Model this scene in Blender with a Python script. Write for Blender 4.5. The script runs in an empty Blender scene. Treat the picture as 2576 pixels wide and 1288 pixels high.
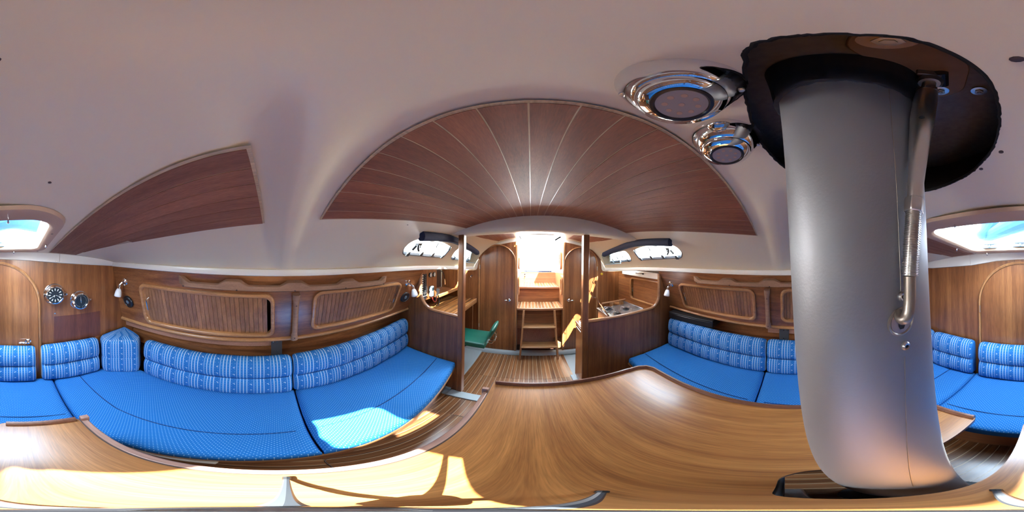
import bpy, bmesh, math, random
from mathutils import Vector, Matrix
from mathutils.geometry import delaunay_2d_cdt
random.seed(7)
D=bpy.data; SC=bpy.context.scene; COL=SC.collection
PI=math.pi; CL=.135; H=1.43          # boat centreline x, camera height above the cabin sole (metres)
# ------------------------------------------------------------------ camera, world, sun, exposure
cam=D.cameras.new('panorama_camera'); cam.type='PANO'
try: cam.cycles.panorama_type='EQUIRECTANGULAR'
except Exception: cam.panorama_type='EQUIRECTANGULAR'
cam.clip_start=.005; cam.clip_end=200
co=D.objects.new('panorama_camera',cam); COL.objects.link(co)
yaw=math.radians((1335-1288)/7.15556)
co.matrix_world=Matrix.Translation((0,0,H))@Matrix.Rotation(math.radians(-.8),4,'Y')@Matrix.Rotation(yaw,4,'Z')@Matrix.Rotation(PI/2,4,'X')
SC.camera=co
w=D.worlds.new('sky'); SC.world=w; w.use_nodes=True
nt=w.node_tree; bg=nt.nodes['Background']
tc=nt.nodes.new('ShaderNodeTexCoord'); sp=nt.nodes.new('ShaderNodeSeparateXYZ'); rp=nt.nodes.new('ShaderNodeValToRGB')
nt.links.new(tc.outputs['Generated'],sp.inputs[0]); nt.links.new(sp.outputs['Z'],rp.inputs[0])
rp.color_ramp.elements[0].color=(.50,.52,.52,1); rp.color_ramp.elements[0].position=0
rp.color_ramp.elements[1].color=(.72,.85,1,1); rp.color_ramp.elements[1].position=.7
e=rp.color_ramp.elements.new(.08); e.color=(.95,.97,1,1)
nt.links.new(rp.outputs[0],bg.inputs[0]); bg.inputs[1].default_value=7.0
sl=D.lights.new('sun','SUN'); sl.energy=15; sl.angle=math.radians(.6); sl.color=(1,.93,.80)
so=D.objects.new('sun',sl); COL.objects.link(so); so.location=(1.5,-3,5)
so.rotation_euler=Vector((-.45,.85,-1)).to_track_quat('-Z','Y').to_euler()
SC.view_settings.view_transform='Standard'; SC.view_settings.look='None'; SC.view_settings.gamma=1
SC.view_settings.exposure=2.45
try: SC.view_settings.use_curve_mapping=False
except Exception: pass
SC.cycles.use_denoising=True; SC.cycles.max_bounces=10; SC.cycles.diffuse_bounces=7; SC.cycles.glossy_bounces=5
SC.cycles.transparent_max_bounces=10; SC.cycles.caustics_reflective=False; SC.cycles.caustics_refractive=False
SC.cycles.sample_clamp_indirect=8
def portal(name,loc,sx,sy,direction):
    l=D.lights.new(name,'AREA'); l.shape='RECTANGLE'; l.size=sx; l.size_y=sy; l.cycles.is_portal=True
    o=D.objects.new(name,l); COL.objects.link(o); o.location=loc
    o.rotation_euler=Vector(direction).to_track_quat('-Z','Y').to_euler()
portal('hatch_portal',(.16,-.72,1.60),.62,.62,(0,0,-1))
portal('companion_portal_top',(.13,2.2,1.80),.62,1.3,(0,0,-1))
portal('companion_portal_aft',(.13,2.86,1.5),.7,.75,(0,-1,0))

# ------------------------------------------------------------------ materials
def nodes(name):
    m=D.materials.new(name); m.use_nodes=True
    return m,m.node_tree,m.node_tree.nodes['Principled BSDF']
def plain(name,c,rough=.5,metal=0,coat=0,bump=0,bscale=60,spec=.5,var=0,aniso=0):
    m,t,b=nodes(name); b.inputs['Base Color'].default_value=(*c,1); b.inputs['Roughness'].default_value=rough
    b.inputs['Metallic'].default_value=metal; b.inputs['Coat Weight'].default_value=coat
    b.inputs['Specular IOR Level'].default_value=spec
    b.inputs['Anisotropic'].default_value=aniso
    co=t.nodes.new('ShaderNodeTexCoord'); n=t.nodes.new('ShaderNodeTexNoise'); n.inputs['Scale'].default_value=bscale
    n.inputs['Detail'].default_value=4; t.links.new(co.outputs['Object'],n.inputs['Vector'])
    if var:
        mx=t.nodes.new('ShaderNodeMixRGB'); mx.blend_type='MULTIPLY'; mx.inputs[0].default_value=var
        mx.inputs[1].default_value=(*c,1); t.links.new(n.outputs['Fac'],mx.inputs[2]); t.links.new(mx.outputs[0],b.inputs['Base Color'])
    if bump:
        bp=t.nodes.new('ShaderNodeBump'); bp.inputs['Strength'].default_value=bump; bp.inputs['Distance'].default_value=.002
        t.links.new(n.outputs['Fac'],bp.inputs['Height']); t.links.new(bp.outputs[0],b.inputs['Normal'])
    return m
def wood(name,dark,light,axis='Z',rough=.3,coat=.35,freq=28,vary=.0,streak=1.0):
    m,t,b=nodes(name); N=t.nodes.new; L=t.links.new
    tc=N('ShaderNodeTexCoord'); oi=N('ShaderNodeObjectInfo')
    mul=N('ShaderNodeMath'); mul.operation='MULTIPLY'; mul.inputs[1].default_value=(37. if vary else 0.); L(oi.outputs['Random'],mul.inputs[0])
    ad=N('ShaderNodeVectorMath'); ad.operation='ADD'; L(tc.outputs['Object'],ad.inputs[0]); L(mul.outputs[0],ad.inputs[1])
    def mapped(a,f):
        mp=N('ShaderNodeMapping'); s=[f,f,f]; s['XYZ'.index(axis)]=a; mp.inputs['Scale'].default_value=s
        L(ad.outputs[0],mp.inputs['Vector']); return mp
    n1=N('ShaderNodeTexNoise'); n1.inputs['Scale'].default_value=1; n1.inputs['Detail'].default_value=5; n1.inputs['Roughness'].default_value=.65
    n1.inputs['Distortion'].default_value=.25
    L(mapped(.9,freq).outputs[0],n1.inputs['Vector'])
    n2=N('ShaderNodeTexNoise'); n2.inputs['Scale'].default_value=1; n2.inputs['Detail'].default_value=2
    L(mapped(14,freq*14).outputs[0],n2.inputs['Vector'])
    n3=N('ShaderNodeTexNoise'); n3.inputs['Scale'].default_value=2.2; n3.inputs['Detail'].default_value=2; L(ad.outputs[0],n3.inputs['Vector'])
    cr=N('ShaderNodeValToRGB'); cr.color_ramp.elements[0].position=.5-.2/streak; cr.color_ramp.elements[1].position=.5+.22/streak
    cr.color_ramp.elements[0].color=(*dark,1); cr.color_ramp.elements[1].color=(*light,1); L(n1.outputs['Fac'],cr.inputs[0])
    mp2=N('ShaderNodeMapRange'); mp2.inputs['From Min'].default_value=.3; mp2.inputs['From Max'].default_value=.7
    mp2.inputs['To Min'].default_value=.74; mp2.inputs['To Max'].default_value=1.12; L(n2.outputs['Fac'],mp2.inputs['Value'])
    mp3=N('ShaderNodeMapRange'); mp3.inputs['From Min'].default_value=.3; mp3.inputs['From Max'].default_value=.7
    mp3.inputs['To Min'].default_value=.82; mp3.inputs['To Max'].default_value=1.16; L(n3.outputs['Fac'],mp3.inputs['Value'])
    mm=N('ShaderNodeMath'); mm.operation='MULTIPLY'; L(mp2.outputs[0],mm.inputs[0]); L(mp3.outputs[0],mm.inputs[1])
    last=mm
    if vary:
        mp4=N('ShaderNodeMapRange'); mp4.inputs['To Min'].default_value=1-vary; mp4.inputs['To Max'].default_value=1+vary; L(oi.outputs['Random'],mp4.inputs['Value'])
        m5=N('ShaderNodeMath'); m5.operation='MULTIPLY'; L(mm.outputs[0],m5.inputs[0]); L(mp4.outputs[0],m5.inputs[1]); last=m5
    vm=N('ShaderNodeVectorMath'); vm.operation='SCALE'; L(cr.outputs[0],vm.inputs[0]); L(last.outputs[0],vm.inputs['Scale'])
    L(vm.outputs[0],b.inputs['Base Color'])
    b.inputs['Roughness'].default_value=rough; b.inputs['Coat Weight'].default_value=coat; b.inputs['Coat Roughness'].default_value=.2
    bp=N('ShaderNodeBump'); bp.inputs['Strength'].default_value=.12; bp.inputs['Distance'].default_value=.001
    L(n2.outputs['Fac'],bp.inputs['Height']); L(bp.outputs[0],b.inputs['Normal'])
    return m
def mathn(t,op,a,b=None,c=None):
    n=t.nodes.new('ShaderNodeMath'); n.operation=op
    for i,v in enumerate((a,b,c)):
        if v is None: continue
        if isinstance(v,(int,float)): n.inputs[i].default_value=v
        else: t.links.new(v,n.inputs[i])
    return n.outputs[0]
def dot_fabric(name,c,dot,pitch=.0155):
    m,t,b=nodes(name); N=t.nodes.new; L=t.links.new
    tc=N('ShaderNodeTexCoord'); sp=N('ShaderNodeSeparateXYZ'); L(tc.outputs['Object'],sp.inputs[0])
    outs=[]
    for off in (0.,.5):
        fx=mathn(t,'SUBTRACT',mathn(t,'FRACT',mathn(t,'MULTIPLY_ADD',sp.outputs['X'],1/pitch,off+50)),.5)
        fy=mathn(t,'SUBTRACT',mathn(t,'FRACT',mathn(t,'MULTIPLY_ADD',sp.outputs['Y'],1/pitch,off+50)),.5)
        r=mathn(t,'ADD',mathn(t,'MULTIPLY',fx,fx),mathn(t,'MULTIPLY',fy,fy))
        outs.append(mathn(t,'LESS_THAN',r,.014))
    f=mathn(t,'MAXIMUM',*outs)
    n=N('ShaderNodeTexNoise'); n.inputs['Scale'].default_value=450; L(tc.outputs['Object'],n.inputs['Vector'])
    mx=N('ShaderNodeMixRGB'); mx.inputs[1].default_value=(*c,1); mx.inputs[2].default_value=(*dot,1)
    L(mathn(t,'MULTIPLY',f,.75),mx.inputs[0]); L(mx.outputs[0],b.inputs['Base Color'])
    b.inputs['Roughness'].default_value=.85; b.inputs['Specular IOR Level'].default_value=.2
    bp=N('ShaderNodeBump'); bp.inputs['Strength'].default_value=.25; bp.inputs['Distance'].default_value=.001
    L(n.outputs['Fac'],bp.inputs['Height']); L(bp.outputs[0],b.inputs['Normal'])
    return m
def stripe_fabric(name,c,band,line):
    m,t,b=nodes(name); N=t.nodes.new; L=t.links.new
    uv=N('ShaderNodeUVMap'); sp=N('ShaderNodeSeparateXYZ'); L(uv.outputs[0],sp.inputs[0])
    U,V=sp.outputs['X'],sp.outputs['Y']
    P=.090
    f=mathn(t,'MULTIPLY',mathn(t,'FRACT',mathn(t,'MULTIPLY_ADD',U,1/P,20.05)),P)     # 0..P inside one repeat
    near=mathn(t,'ABSOLUTE',mathn(t,'SUBTRACT',mathn(t,'FRACT',mathn(t,'MULTIPLY_ADD',f,1/.018,.25)),.25+.0))
    inl=mathn(t,'MULTIPLY',mathn(t,'LESS_THAN',near,.105),mathn(t,'LESS_THAN',f,.060))
    # fine dots in every band
    p=.009
    fx=mathn(t,'SUBTRACT',mathn(t,'FRACT',mathn(t,'MULTIPLY',f,1/.018)),.5)
    fy=mathn(t,'SUBTRACT',mathn(t,'FRACT',mathn(t,'MULTIPLY',V,1/.021)),.5)
    r=mathn(t,'ADD',mathn(t,'MULTIPLY',fx,fx),mathn(t,'MULTIPLY',fy,fy))
    dots=mathn(t,'MULTIPLY',mathn(t,'LESS_THAN',r,.0060),.6)
    # flower rings and shell marks in the wide band
    rad=[]
    for (uo,per,ph,rr,th) in ((.076,.115,.2,.0052,.0018),(.074,.115,.72,.0070,.0030)):
        dx=mathn(t,'SUBTRACT',f,uo)
        dy=mathn(t,'MULTIPLY',mathn(t,'SUBTRACT',mathn(t,'FRACT',mathn(t,'MULTIPLY_ADD',V,1/per,ph)),.5),per)
        q=mathn(t,'SQRT',mathn(t,'ADD',mathn(t,'MULTIPLY',dx,dx),mathn(t,'MULTIPLY',dy,dy)))
        ring=mathn(t,'LESS_THAN',mathn(t,'ABSOLUTE',mathn(t,'SUBTRACT',q,rr*.7)),th*.7)
        if ph>.5: ring=mathn(t,'MULTIPLY',ring,mathn(t,'GREATER_THAN',mathn(t,'ADD',dx,dy),-.001))
        rad.append(ring)
    mot=mathn(t,'MAXIMUM',*rad)
    n=N('ShaderNodeTexNoise'); n.inputs['Scale'].default_value=350; tcn=N('ShaderNodeTexCoord'); L(tcn.outputs['Object'],n.inputs['Vector'])
    m0=N('ShaderNodeMixRGB'); m0.inputs[1].default_value=(*c,1); m0.inputs[2].default_value=(*band,1); L(mathn(t,'GREATER_THAN',f,.0585),m0.inputs[0])
    m1=N('ShaderNodeMixRGB'); L(m0.outputs[0],m1.inputs[1]); m1.inputs[2].default_value=(*line,1)
    L(mathn(t,'MULTIPLY',mathn(t,'MAXIMUM',mathn(t,'MAXIMUM',inl,dots),mathn(t,'MULTIPLY',mot,.8)),.9),m1.inputs[0])
    L(m1.outputs[0],b.inputs['Base Color']); b.inputs['Roughness'].default_value=.8; b.inputs['Specular IOR Level'].default_value=.2
    bp=N('ShaderNodeBump'); bp.inputs['Strength'].default_value=.2; bp.inputs['Distance'].default_value=.001
    L(n.outputs['Fac'],bp.inputs['Height']); L(bp.outputs[0],b.inputs['Normal'])
    return m
def glass(name,tint=(1,1,1),refl=.08):
    m,t,b=nodes(name); N=t.nodes.new; L=t.links.new
    tr=N('ShaderNodeBsdfTransparent'); tr.inputs[0].default_value=(*tint,1); gl=N('ShaderNodeBsdfGlossy'); gl.inputs['Roughness'].default_value=.03
    mx=N('ShaderNodeMixShader'); mx.inputs[0].default_value=refl*.6; L(tr.outputs[0],mx.inputs[1]); L(gl.outputs[0],mx.inputs[2]); L(mx.outputs[0],t.nodes['Material Output'].inputs[0])
    return m
DK,LT=(.15,.046,.016),(.38,.150,.052)
M=dict(
 woodz=wood('mahogany_vertical',DK,LT,'Z'), woody=wood('mahogany_lengthwise',DK,LT,'Y'), woodx=wood('mahogany_crosswise',DK,LT,'X'),
 trim=wood('light_teak_trim',(.33,.14,.052),(.58,.29,.115),'Y',rough=.28,freq=40), trimz=wood('light_teak_trim_upright',(.30,.125,.048),(.54,.26,.105),'Z',rough=.28,freq=40),
 trimx=wood('light_teak_trim_cross',(.27,.11,.05),(.45,.21,.095),'X',rough=.28,freq=40),
 grab=wood('bare_teak',(.27,.14,.08),(.40,.225,.135),'Y',rough=.5,coat=.05,freq=60),
 slat=wood('tambour_slat_wood',(.23,.095,.038),(.42,.195,.082),'Z',rough=.35,freq=60,vary=.17),
 plank=wood('sole_plank_wood',(.13,.052,.022),(.36,.16,.06),'Y',rough=.27,freq=55,vary=.25,streak=1.2),
 cplank=wood('ceiling_plank_wood',(.20,.062,.026),(.33,.110,.046),'Y',rough=.6,coat=0,freq=45,vary=.13),
 cplankl=wood('ceiling_plank_side_wood',(.25,.095,.048),(.37,.155,.082),'Y',rough=.6,coat=0,freq=45,vary=.08),
 holly=wood('holly_strip',(.50,.36,.20),(.68,.52,.32),'Y',freq=20,rough=.35),
 table=wood('table_veneer',(.27,.095,.024),(.50,.215,.060),'Y',rough=.34,coat=.5,freq=30,streak=1.0),
 tablelip=wood('table_fiddle_wood',(.14,.055,.033),(.25,.105,.062),'Y',rough=.3,freq=60),
 leaf=wood('table_leaf_edge_wood',(.33,.17,.12),(.48,.27,.20),'Y',rough=.4,freq=60),
 step=wood('step_wood',(.26,.12,.045),(.46,.24,.10),'X',rough=.35,freq=40),
 desk=wood('desk_zebra_wood',(.17,.065,.022),(.50,.23,.075),'Y',rough=.25,freq=34,streak=1.6),
 pale=wood('pale_board',(.62,.48,.33),(.78,.66,.50),'Y',rough=.5,coat=0,freq=30),
 pink=wood('raw_mahogany_board',(.33,.15,.10),(.46,.235,.165),'Y',rough=.6,coat=0,freq=50),
 white=plain('headliner_gelcoat',(.80,.70,.50),.42,coat=.05,bump=.05,bscale=220), rail=plain('ivory_rail',(.84,.82,.75),.3,coat=.2),
 outw=plain('deck_gelcoat',(.85,.86,.86),.5), grey=plain('grey_gelcoat',(.42,.50,.52),.5,bump=.1,bscale=300),
 seat=dot_fabric('blue_dotted_fabric',(.018,.185,.53),(.34,.60,.82)),
 back=stripe_fabric('blue_striped_fabric',(.024,.19,.50),(.020,.16,.45),(.64,.72,.74)),
 piping=plain('blue_piping',(.004,.045,.17),.8),
 alu=plain('anodised_mast_aluminium',(.32,.32,.33),.52,metal=.62,bump=.08,bscale=500), aluw=plain('brushed_steel',(.62,.60,.57),.28,metal=1),
 chrome=plain('polished_chrome',(.80,.80,.81),.06,metal=1), black=plain('black_rubber',(.012,.012,.014),.5), blackp=plain('black_plastic',(.015,.015,.018),.3),
 tarnish=plain('tarnished_steel',(.46,.40,.34),.4,metal=.8,var=.5,bscale=25), recess=plain('dark_grp_recess',(.16,.13,.11),.55,bump=.4,bscale=90,var=.6),
 fuzz=plain('black_carpet_edge',(.010,.009,.009),.95),
 green=plain('green_leatherette',(.008,.105,.070),.38,bump=.25,bscale=240), navy=plain('navy_blind_cloth',(.010,.022,.060),.8),
 frame=plain('dark_window_frame',(.05,.055,.065),.4), bracket=plain('grey_steel_bracket',(.10,.10,.11),.45,metal=.5),
 shade=plain('opal_glass_shade',(.82,.84,.86),.25,spec=.6), dial=plain('black_dial',(.012,.02,.028),.3,coat=.8), dialw=plain('dial_white',(.8,.82,.8),.4),
 lens=plain('frosted_lens',(.36,.33,.30),.35), cream=plain('sandy_plastic_frame',(.52,.36,.25),.5,bump=.1,bscale=300), dark=plain('dark_cubby_wood',(.05,.022,.016),.5),
 glass=glass('window_glass',(.78,.84,.86)), hglass=glass('blue_tinted_acrylic',(.80,.90,.98)), yellow=plain('yellow_plastic',(.75,.52,.03),.4), red=plain('red_wire',(.4,.03,.03),.4),
 steel=plain('stove_steel',(.45,.46,.47),.25,metal=.9), bluegrey=plain('bluegrey_plastic',(.13,.19,.24),.5), trouser=plain('blue_cotton_trousers',(.012,.06,.20),.9,bump=.3,bscale=40),
 skin=plain('skin_tone',(.50,.28,.19),.5), stain=plain('dark_patch_stain',(.09,.03,.022),.4), unfadedwood=wood('mahogany_unfaded',(.11,.034,.019),(.20,.065,.034),'Z'),
 rust=plain('rusty_plate',(.26,.15,.085),.6,metal=.3,var=.5,bscale=30), brown=plain('brown_box',(.06,.035,.03),.5), hair=plain('dark_hair',(.03,.02,.015),.8),
)
# ------------------------------------------------------------------ object helpers
def link(name,me,mat,parent,kind=None,label=None,cat=None,group=None,smooth=True):
    o=D.objects.new(name,me); COL.objects.link(o)
    if mat and not me.materials: me.materials.append(M[mat] if isinstance(mat,str) else mat)
    if parent is not None: o.parent=parent
    for k,v in (('kind',kind),('label',label),('category',cat),('group',group)):
        if v: o[k]=v
    return o
def thing(name,label,cat,loc=(0,0,0),group=None):
    o=D.objects.new(name,None); o.empty_display_size=.05; COL.objects.link(o); o.location=loc; o['label']=label; o['category']=cat
    if group: o['group']=group
    return o
def wloc(o):
    v=Vector((0,0,0))
    while o is not None: v+=o.location; o=o.parent
    return v
class MB:
    def __init__(s): s.v=[]; s.f=[]; s.uv=None
    def add(s,vs,fs):
        n=len(s.v); s.v+= [tuple(p) for p in vs]; s.f+=[tuple(n+i for i in f) for f in fs]; return s
    def box(s,c,d,R=None):
        x,y,z=(q/2 for q in d); P=[Vector(p) for p in ((-x,-y,-z),(x,-y,-z),(x,y,-z),(-x,y,-z),(-x,-y,z),(x,-y,z),(x,y,z),(-x,y,z))]
        if R is not None: P=[R@p for p in P]
        return s.add([p+Vector(c) for p in P],[(0,3,2,1),(4,5,6,7),(0,1,5,4),(1,2,6,5),(2,3,7,6),(3,0,4,7)])
    def bb(s,x0,x1,y0,y1,z0,z1): return s.box(((x0+x1)/2,(y0+y1)/2,(z0+z1)/2),(abs(x1-x0),abs(y1-y0),abs(z1-z0)))
    def hexa(s,b,t): # 4 bottom, 4 top points
        return s.add(list(b)+list(t),[(0,3,2,1),(4,5,6,7),(0,1,5,4),(1,2,6,5),(2,3,7,6),(3,0,4,7)])
    def prism(s,poly,off):
        n=len(poly); o=Vector(off); A=[Vector(p) for p in poly]
        return s.add(A+[p+o for p in A],[tuple(range(n-1,-1,-1)),tuple(range(n,2*n))]+[(i,(i+1)%n,n+(i+1)%n,n+i) for i in range(n)])
    def tube(s,path,r,n=10,closed=False,rs=None,caps=True,flat=1.0,up=None):
        P=[Vector(p) for p in path]; m=len(P); base=len(s.v); prev=None
        for i,p in enumerate(P):
            t=(P[(i+1)%m]-P[i-1]) if closed else (P[min(i+1,m-1)]-P[max(i-1,0)])
            t.normalize()
            if prev is None:
                a=Vector(up) if up else (Vector((0,0,1)) if abs(t.z)<.9 else Vector((1,0,0)))
                u=(a-t*a.dot(t)).normalized()
            else: u=(prev-t*prev.dot(t)).normalized()
            prev=u; q=t.cross(u); rr=rs[i] if rs else r
            for k in range(n):
                an=2*PI*k/n; s.v.append(tuple(p+u*math.cos(an)*rr+q*math.sin(an)*rr*flat))
        for i in range(m if closed else m-1):
            a=base+i*n; b=base+((i+1)%m)*n
            for k in range(n): s.f.append((a+k,a+(k+1)%n,b+(k+1)%n,b+k))
        if not closed and caps:
            s.f.append(tuple(base+n-1-k for k in range(n))); s.f.append(tuple(base+(m-1)*n+k for k in range(n)))
        return s
    def lathe(s,prof,o,ax,n=24,cap=True):
        o=Vector(o); ax=Vector(ax).normalized(); a=Vector((0,0,1)) if abs(ax.z)<.9 else Vector((1,0,0))
        u=(a-ax*a.dot(ax)).normalized(); q=ax.cross(u); base=len(s.v)
        for r,h in prof:
            for k in range(n):
                an=2*PI*k/n; s.v.append(tuple(o+ax*h+(u*math.cos(an)+q*math.sin(an))*max(r,1e-5)))
        for i in range(len(prof)-1):
            for k in range(n): s.f.append((base+i*n+k,base+i*n+(k+1)%n,base+(i+1)*n+(k+1)%n,base+(i+1)*n+k))
        if cap:
            s.f.append(tuple(base+n-1-k for k in range(n))); s.f.append(tuple(base+(len(prof)-1)*n+k for k in range(n)))
        return s
    def grid(s,pts,closeu=False):
        R=len(pts); C=len(pts[0]); base=len(s.v)
        for r in pts: s.v+=[tuple(p) for p in r]
        for i in range(R-1):
            for j in range(C if closeu else C-1):
                j2=(j+1)%C; s.f.append((base+i*C+j,base+i*C+j2,base+(i+1)*C+j2,base+(i+1)*C+j))
        return s
    def build(s,name,mat,parent=None,smooth=30,bevel=0,kind=None,label=None,cat=None,group=None,seg=2,fix=True):
        o0=wloc(parent) if parent is not None else Vector((0,0,0))
        me=D.meshes.new(name); me.from_pydata([tuple(Vector(p)-o0) for p in s.v],[],s.f); me.update()
        if fix:
            bm=bmesh.new(); bm.from_mesh(me); bmesh.ops.recalc_face_normals(bm,faces=bm.faces); bm.to_mesh(me); bm.free()
        if s.uv:
            l=me.uv_layers.new(name='UVMap')
            for lp in me.loops: l.data[lp.index].uv=s.uv[lp.vertex_index]
        if smooth:
            me.polygons.foreach_set('use_smooth',[True]*len(me.polygons)); me.set_sharp_from_angle(angle=math.radians(smooth))
        o=link(name,me,mat,parent,kind,label,cat,group)
        if bevel:
            b=o.modifiers.new('bevel','BEVEL'); b.width=bevel; b.segments=seg; b.limit_method='ANGLE'; b.angle_limit=math.radians(40)
        return o
def lerp(a,b,t): return a+(b-a)*t
def interp(y,k):
    n=len(k)
    if y<=k[0][0]: return k[0][1]
    if y>=k[-1][0]: return k[-1][1]
    m=[(k[min(i+1,n-1)][1]-k[max(i-1,0)][1])/(k[min(i+1,n-1)][0]-k[max(i-1,0)][0]) for i in range(n)]
    for i in range(n-1):
        if k[i][0]<=y<=k[i+1][0]:
            h=k[i+1][0]-k[i][0];t=(y-k[i][0])/h
            return (2*t**3-3*t**2+1)*k[i][1]+(t**3-2*t**2+t)*h*m[i]+(-2*t**3+3*t**2)*k[i+1][1]+(t**3-t**2)*h*m[i+1]
def q3(y,a):
    (y0,v0),(y1,v1),(y2,v2)=a
    return v0*(y-y1)*(y-y2)/((y0-y1)*(y0-y2))+v1*(y-y0)*(y-y2)/((y1-y0)*(y1-y2))+v2*(y-y0)*(y-y1)/((y2-y0)*(y2-y1))
def sm(t): t=max(0,min(1,t)); return t*t*(3-2*t)
def inpoly(x,y,poly):
    c=False; j=len(poly)-1
    for i in range(len(poly)):
        a,b=poly[i],poly[j]
        if (a[1]>y)!=(b[1]>y) and x<(b[0]-a[0])*(y-a[1])/(b[1]-a[1])+a[0]: c=not c
        j=i
    return c
def sheet(poly,holes,fn,step,name,mat,parent=None,th=0,**kw):
    """triangulated sheet over a plan polygon with holes, lifted by fn(a,b)->point"""
    vs=[];es=[]
    def ring(p):
        n0=len(vs)
        for i in range(len(p)):
            a,b=Vector(p[i]),Vector(p[(i+1)%len(p)]); k=max(1,int((b-a).length/step))
            for j in range(k): vs.append(a.lerp(b,j/k))
        n1=len(vs); es.extend([(i,i+1 if i+1<n1 else n0) for i in range(n0,n1)])
    ring(poly)
    for h in holes: ring(h)
    xs=[p[0] for p in poly]; ys=[p[1] for p in poly]
    rings=list(vs)
    x=min(xs)+step*.5
    while x<max(xs):
        y=min(ys)+step*.5
        while y<max(ys):
            if inpoly(x,y,poly) and not any(inpoly(x,y,h) for h in holes): vs.append(Vector((x,y)))
            y+=step
        x+=step
    V,E_,F,_,_,_=delaunay_2d_cdt([Vector(v[:2]) for v in vs],es,[],0,1e-5)
    fs=[]
    for f in F:
        cx=sum(V[i][0] for i in f)/len(f); cy=sum(V[i][1] for i in f)/len(f)
        if inpoly(cx,cy,poly) and not any(inpoly(cx,cy,h) for h in holes): fs.append(tuple(f))
    mb=MB(); mb.v=[tuple(fn(v[0],v[1])) for v in V]; mb.f=fs
    o=mb.build(name,mat,parent,fix=True,**kw)
    if th:
        md=o.modifiers.new('thick','SOLIDIFY'); md.thickness=th; md.offset=0
    return o
def rrect(cx,cy,w,h,r,n=9):
    out=[]
    for (sx,sy,a0) in ((1,1,0),(-1,1,90),(-1,-1,180),(1,-1,270)):
        for k in range(n+1):
            a=math.radians(a0+90*k/n); out.append((cx+sx*(w/2-r)+r*math.cos(a),cy+sy*(h/2-r)+r*math.sin(a)))
    return out
def rpoly(pts,r,n=4):
    out=[]
    N=len(pts)
    for i in range(N):
        p=Vector(pts[i]); a=Vector(pts[i-1])-p; b=Vector(pts[(i+1)%N])-p
        rr=min(r,a.length*.45,b.length*.45); A=p+a.normalized()*rr; B=p+b.normalized()*rr
        for k in range(n+1):
            t=k/n; out.append(tuple(A*(1-t)**2+p*2*t*(1-t)+B*t*t))
    return out

# ------------------------------------------------------------------ boat surfaces
KC=[(-1.12,1.455),(-.42,1.57),(.14,1.63),(1.13,1.722),(1.6,1.70),(2.1,1.68)]
KA=[(-1.12,.1),(-.5,.18),(0,.234),(1.13,.215),(2.1,.225)]
KR=[(-1.12,.862),(0,.985),(.6,1.035),(1.2,1.04),(2.1,.90)]
KZ=[(-1.12,1.37),(0,1.345),(1.2,1.325),(2.1,1.27)]
def Zc(x,y):
    dx=abs(x-CL);c=interp(y,KC);a=interp(y,KA);r=interp(y,KR);z=interp(y,KZ)
    return c-a*dx*dx-(c-a*r*r-z)/r**6*dx**6
def ceil_pt(x,y):
    dx=abs(x-CL); z=Zc(x,y)
    # soft transverse deck beam beside the mast and a fainter ledge ahead of the planked panel
    k=sm((dx-.20)/.18)*(1-.6*sm((dx-.75)/.2))
    z-=.013*k*sm((y-.012)/.016)*(1-sm((y-.078)/.014))
    z+=.006*k*sm((y+.055)/.025)*(1-sm((y-.0)/.014))
    return (x,y,z)
TX=[(-1.12,.862),(0,.985),(1.2,1.06)];BX=[(-1.12,.95),(0,1.115),(1.2,1.25)]
TZ=[(-1.12,1.34),(0,1.31),(1.2,1.28)];BZ=[(-1.12,.865),(0,.862),(1.2,.868)]
def face(s,y,v,o=0.):
    """point on the sloping face of the side lockers: side, station, 0 top..1 bottom, offset into the cabin"""
    dx=q3(y,TX)*(1-v)+q3(y,BX)*v; z=q3(y,TZ)*(1-v)+q3(y,BZ)*v
    n=Vector((-s*.95,0,-.28)).normalized()
    return Vector((CL+s*dx,y,z))+n*o

HX=.16; HATCH=rrect(HX,-.735,.54,.47,.07)      # hatch clear opening in plan
WIN1=rpoly([(.955,.815),(.89,.765),(.83,.775),(.80,.83),(.855,1.375),(.96,1.385)],.035)
WIN2=rpoly([(.945,1.505),(.875,1.475),(.83,1.485),(.81,1.80),(.885,1.93)],.03)
def wbig(w,s):
    ca=sum(p[0] for p in w)/len(w); cb=sum(p[1] for p in w)/len(w)
    return [(CL+s*(ca+.012+(a-ca)*1.25),cb+(b-cb)*1.04) for a,b in w]
def wmir(w,s): return [(CL+s*a,b) for a,b in w]
MH=rpoly([(.030,-.02),(.045,.012),(.13,.035),(.215,.040),(.31,.0),(.335,-.12),(.30,-.23),(.23,-.286),(.125,-.268),(.055,-.20),(.028,-.12)],.05)
# ceiling (headliner)
edge=[]; N=40
ys=[-1.12+3.22*i/N for i in range(N+1)]
outline=[(CL-interp(y,KR),y) for y in ys]+[(CL+interp(y,KR),y) for y in reversed(ys)]
comp_open=[(-.165,1.93),(.425,1.93),(.425,2.099),(-.165,2.099)]
sheet(outline,[HATCH,MH,comp_open]+[wmir(W_,s) for W_ in (WIN1,WIN2) for s in (-1,1)],ceil_pt,.016,'ceiling','white',kind='structure',smooth=60)
# deck above (keeps daylight out of the gap), cut at the same openings
sheet([(CL-1.45,-1.2),(CL+1.45,-1.2),(CL+1.45,1.62),(CL+1.45,2.14),(CL-1.45,2.14)],
      [rrect(HX,-.735,.56,.49,.07),[(.17+(x-.17)*1.60,-.12+(y+.12)*1.60) for x,y in MH],[(-.165,1.93),(.425,1.93),(.425,2.10),(-.165,2.10)]]+[[(CL+s*a,b) for a,b in ((.99,.70),(.79,.70),(.77,.9),(.79,2.03),(.93,2.03),(.985,1.7))] for s in (-1,1)],
      lambda x,y:(x,y,Zc(x,y)+.03 if abs(x-CL)<interp(y,KR) else 1.40),.06,'deck','outw',kind='structure',smooth=60)
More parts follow.
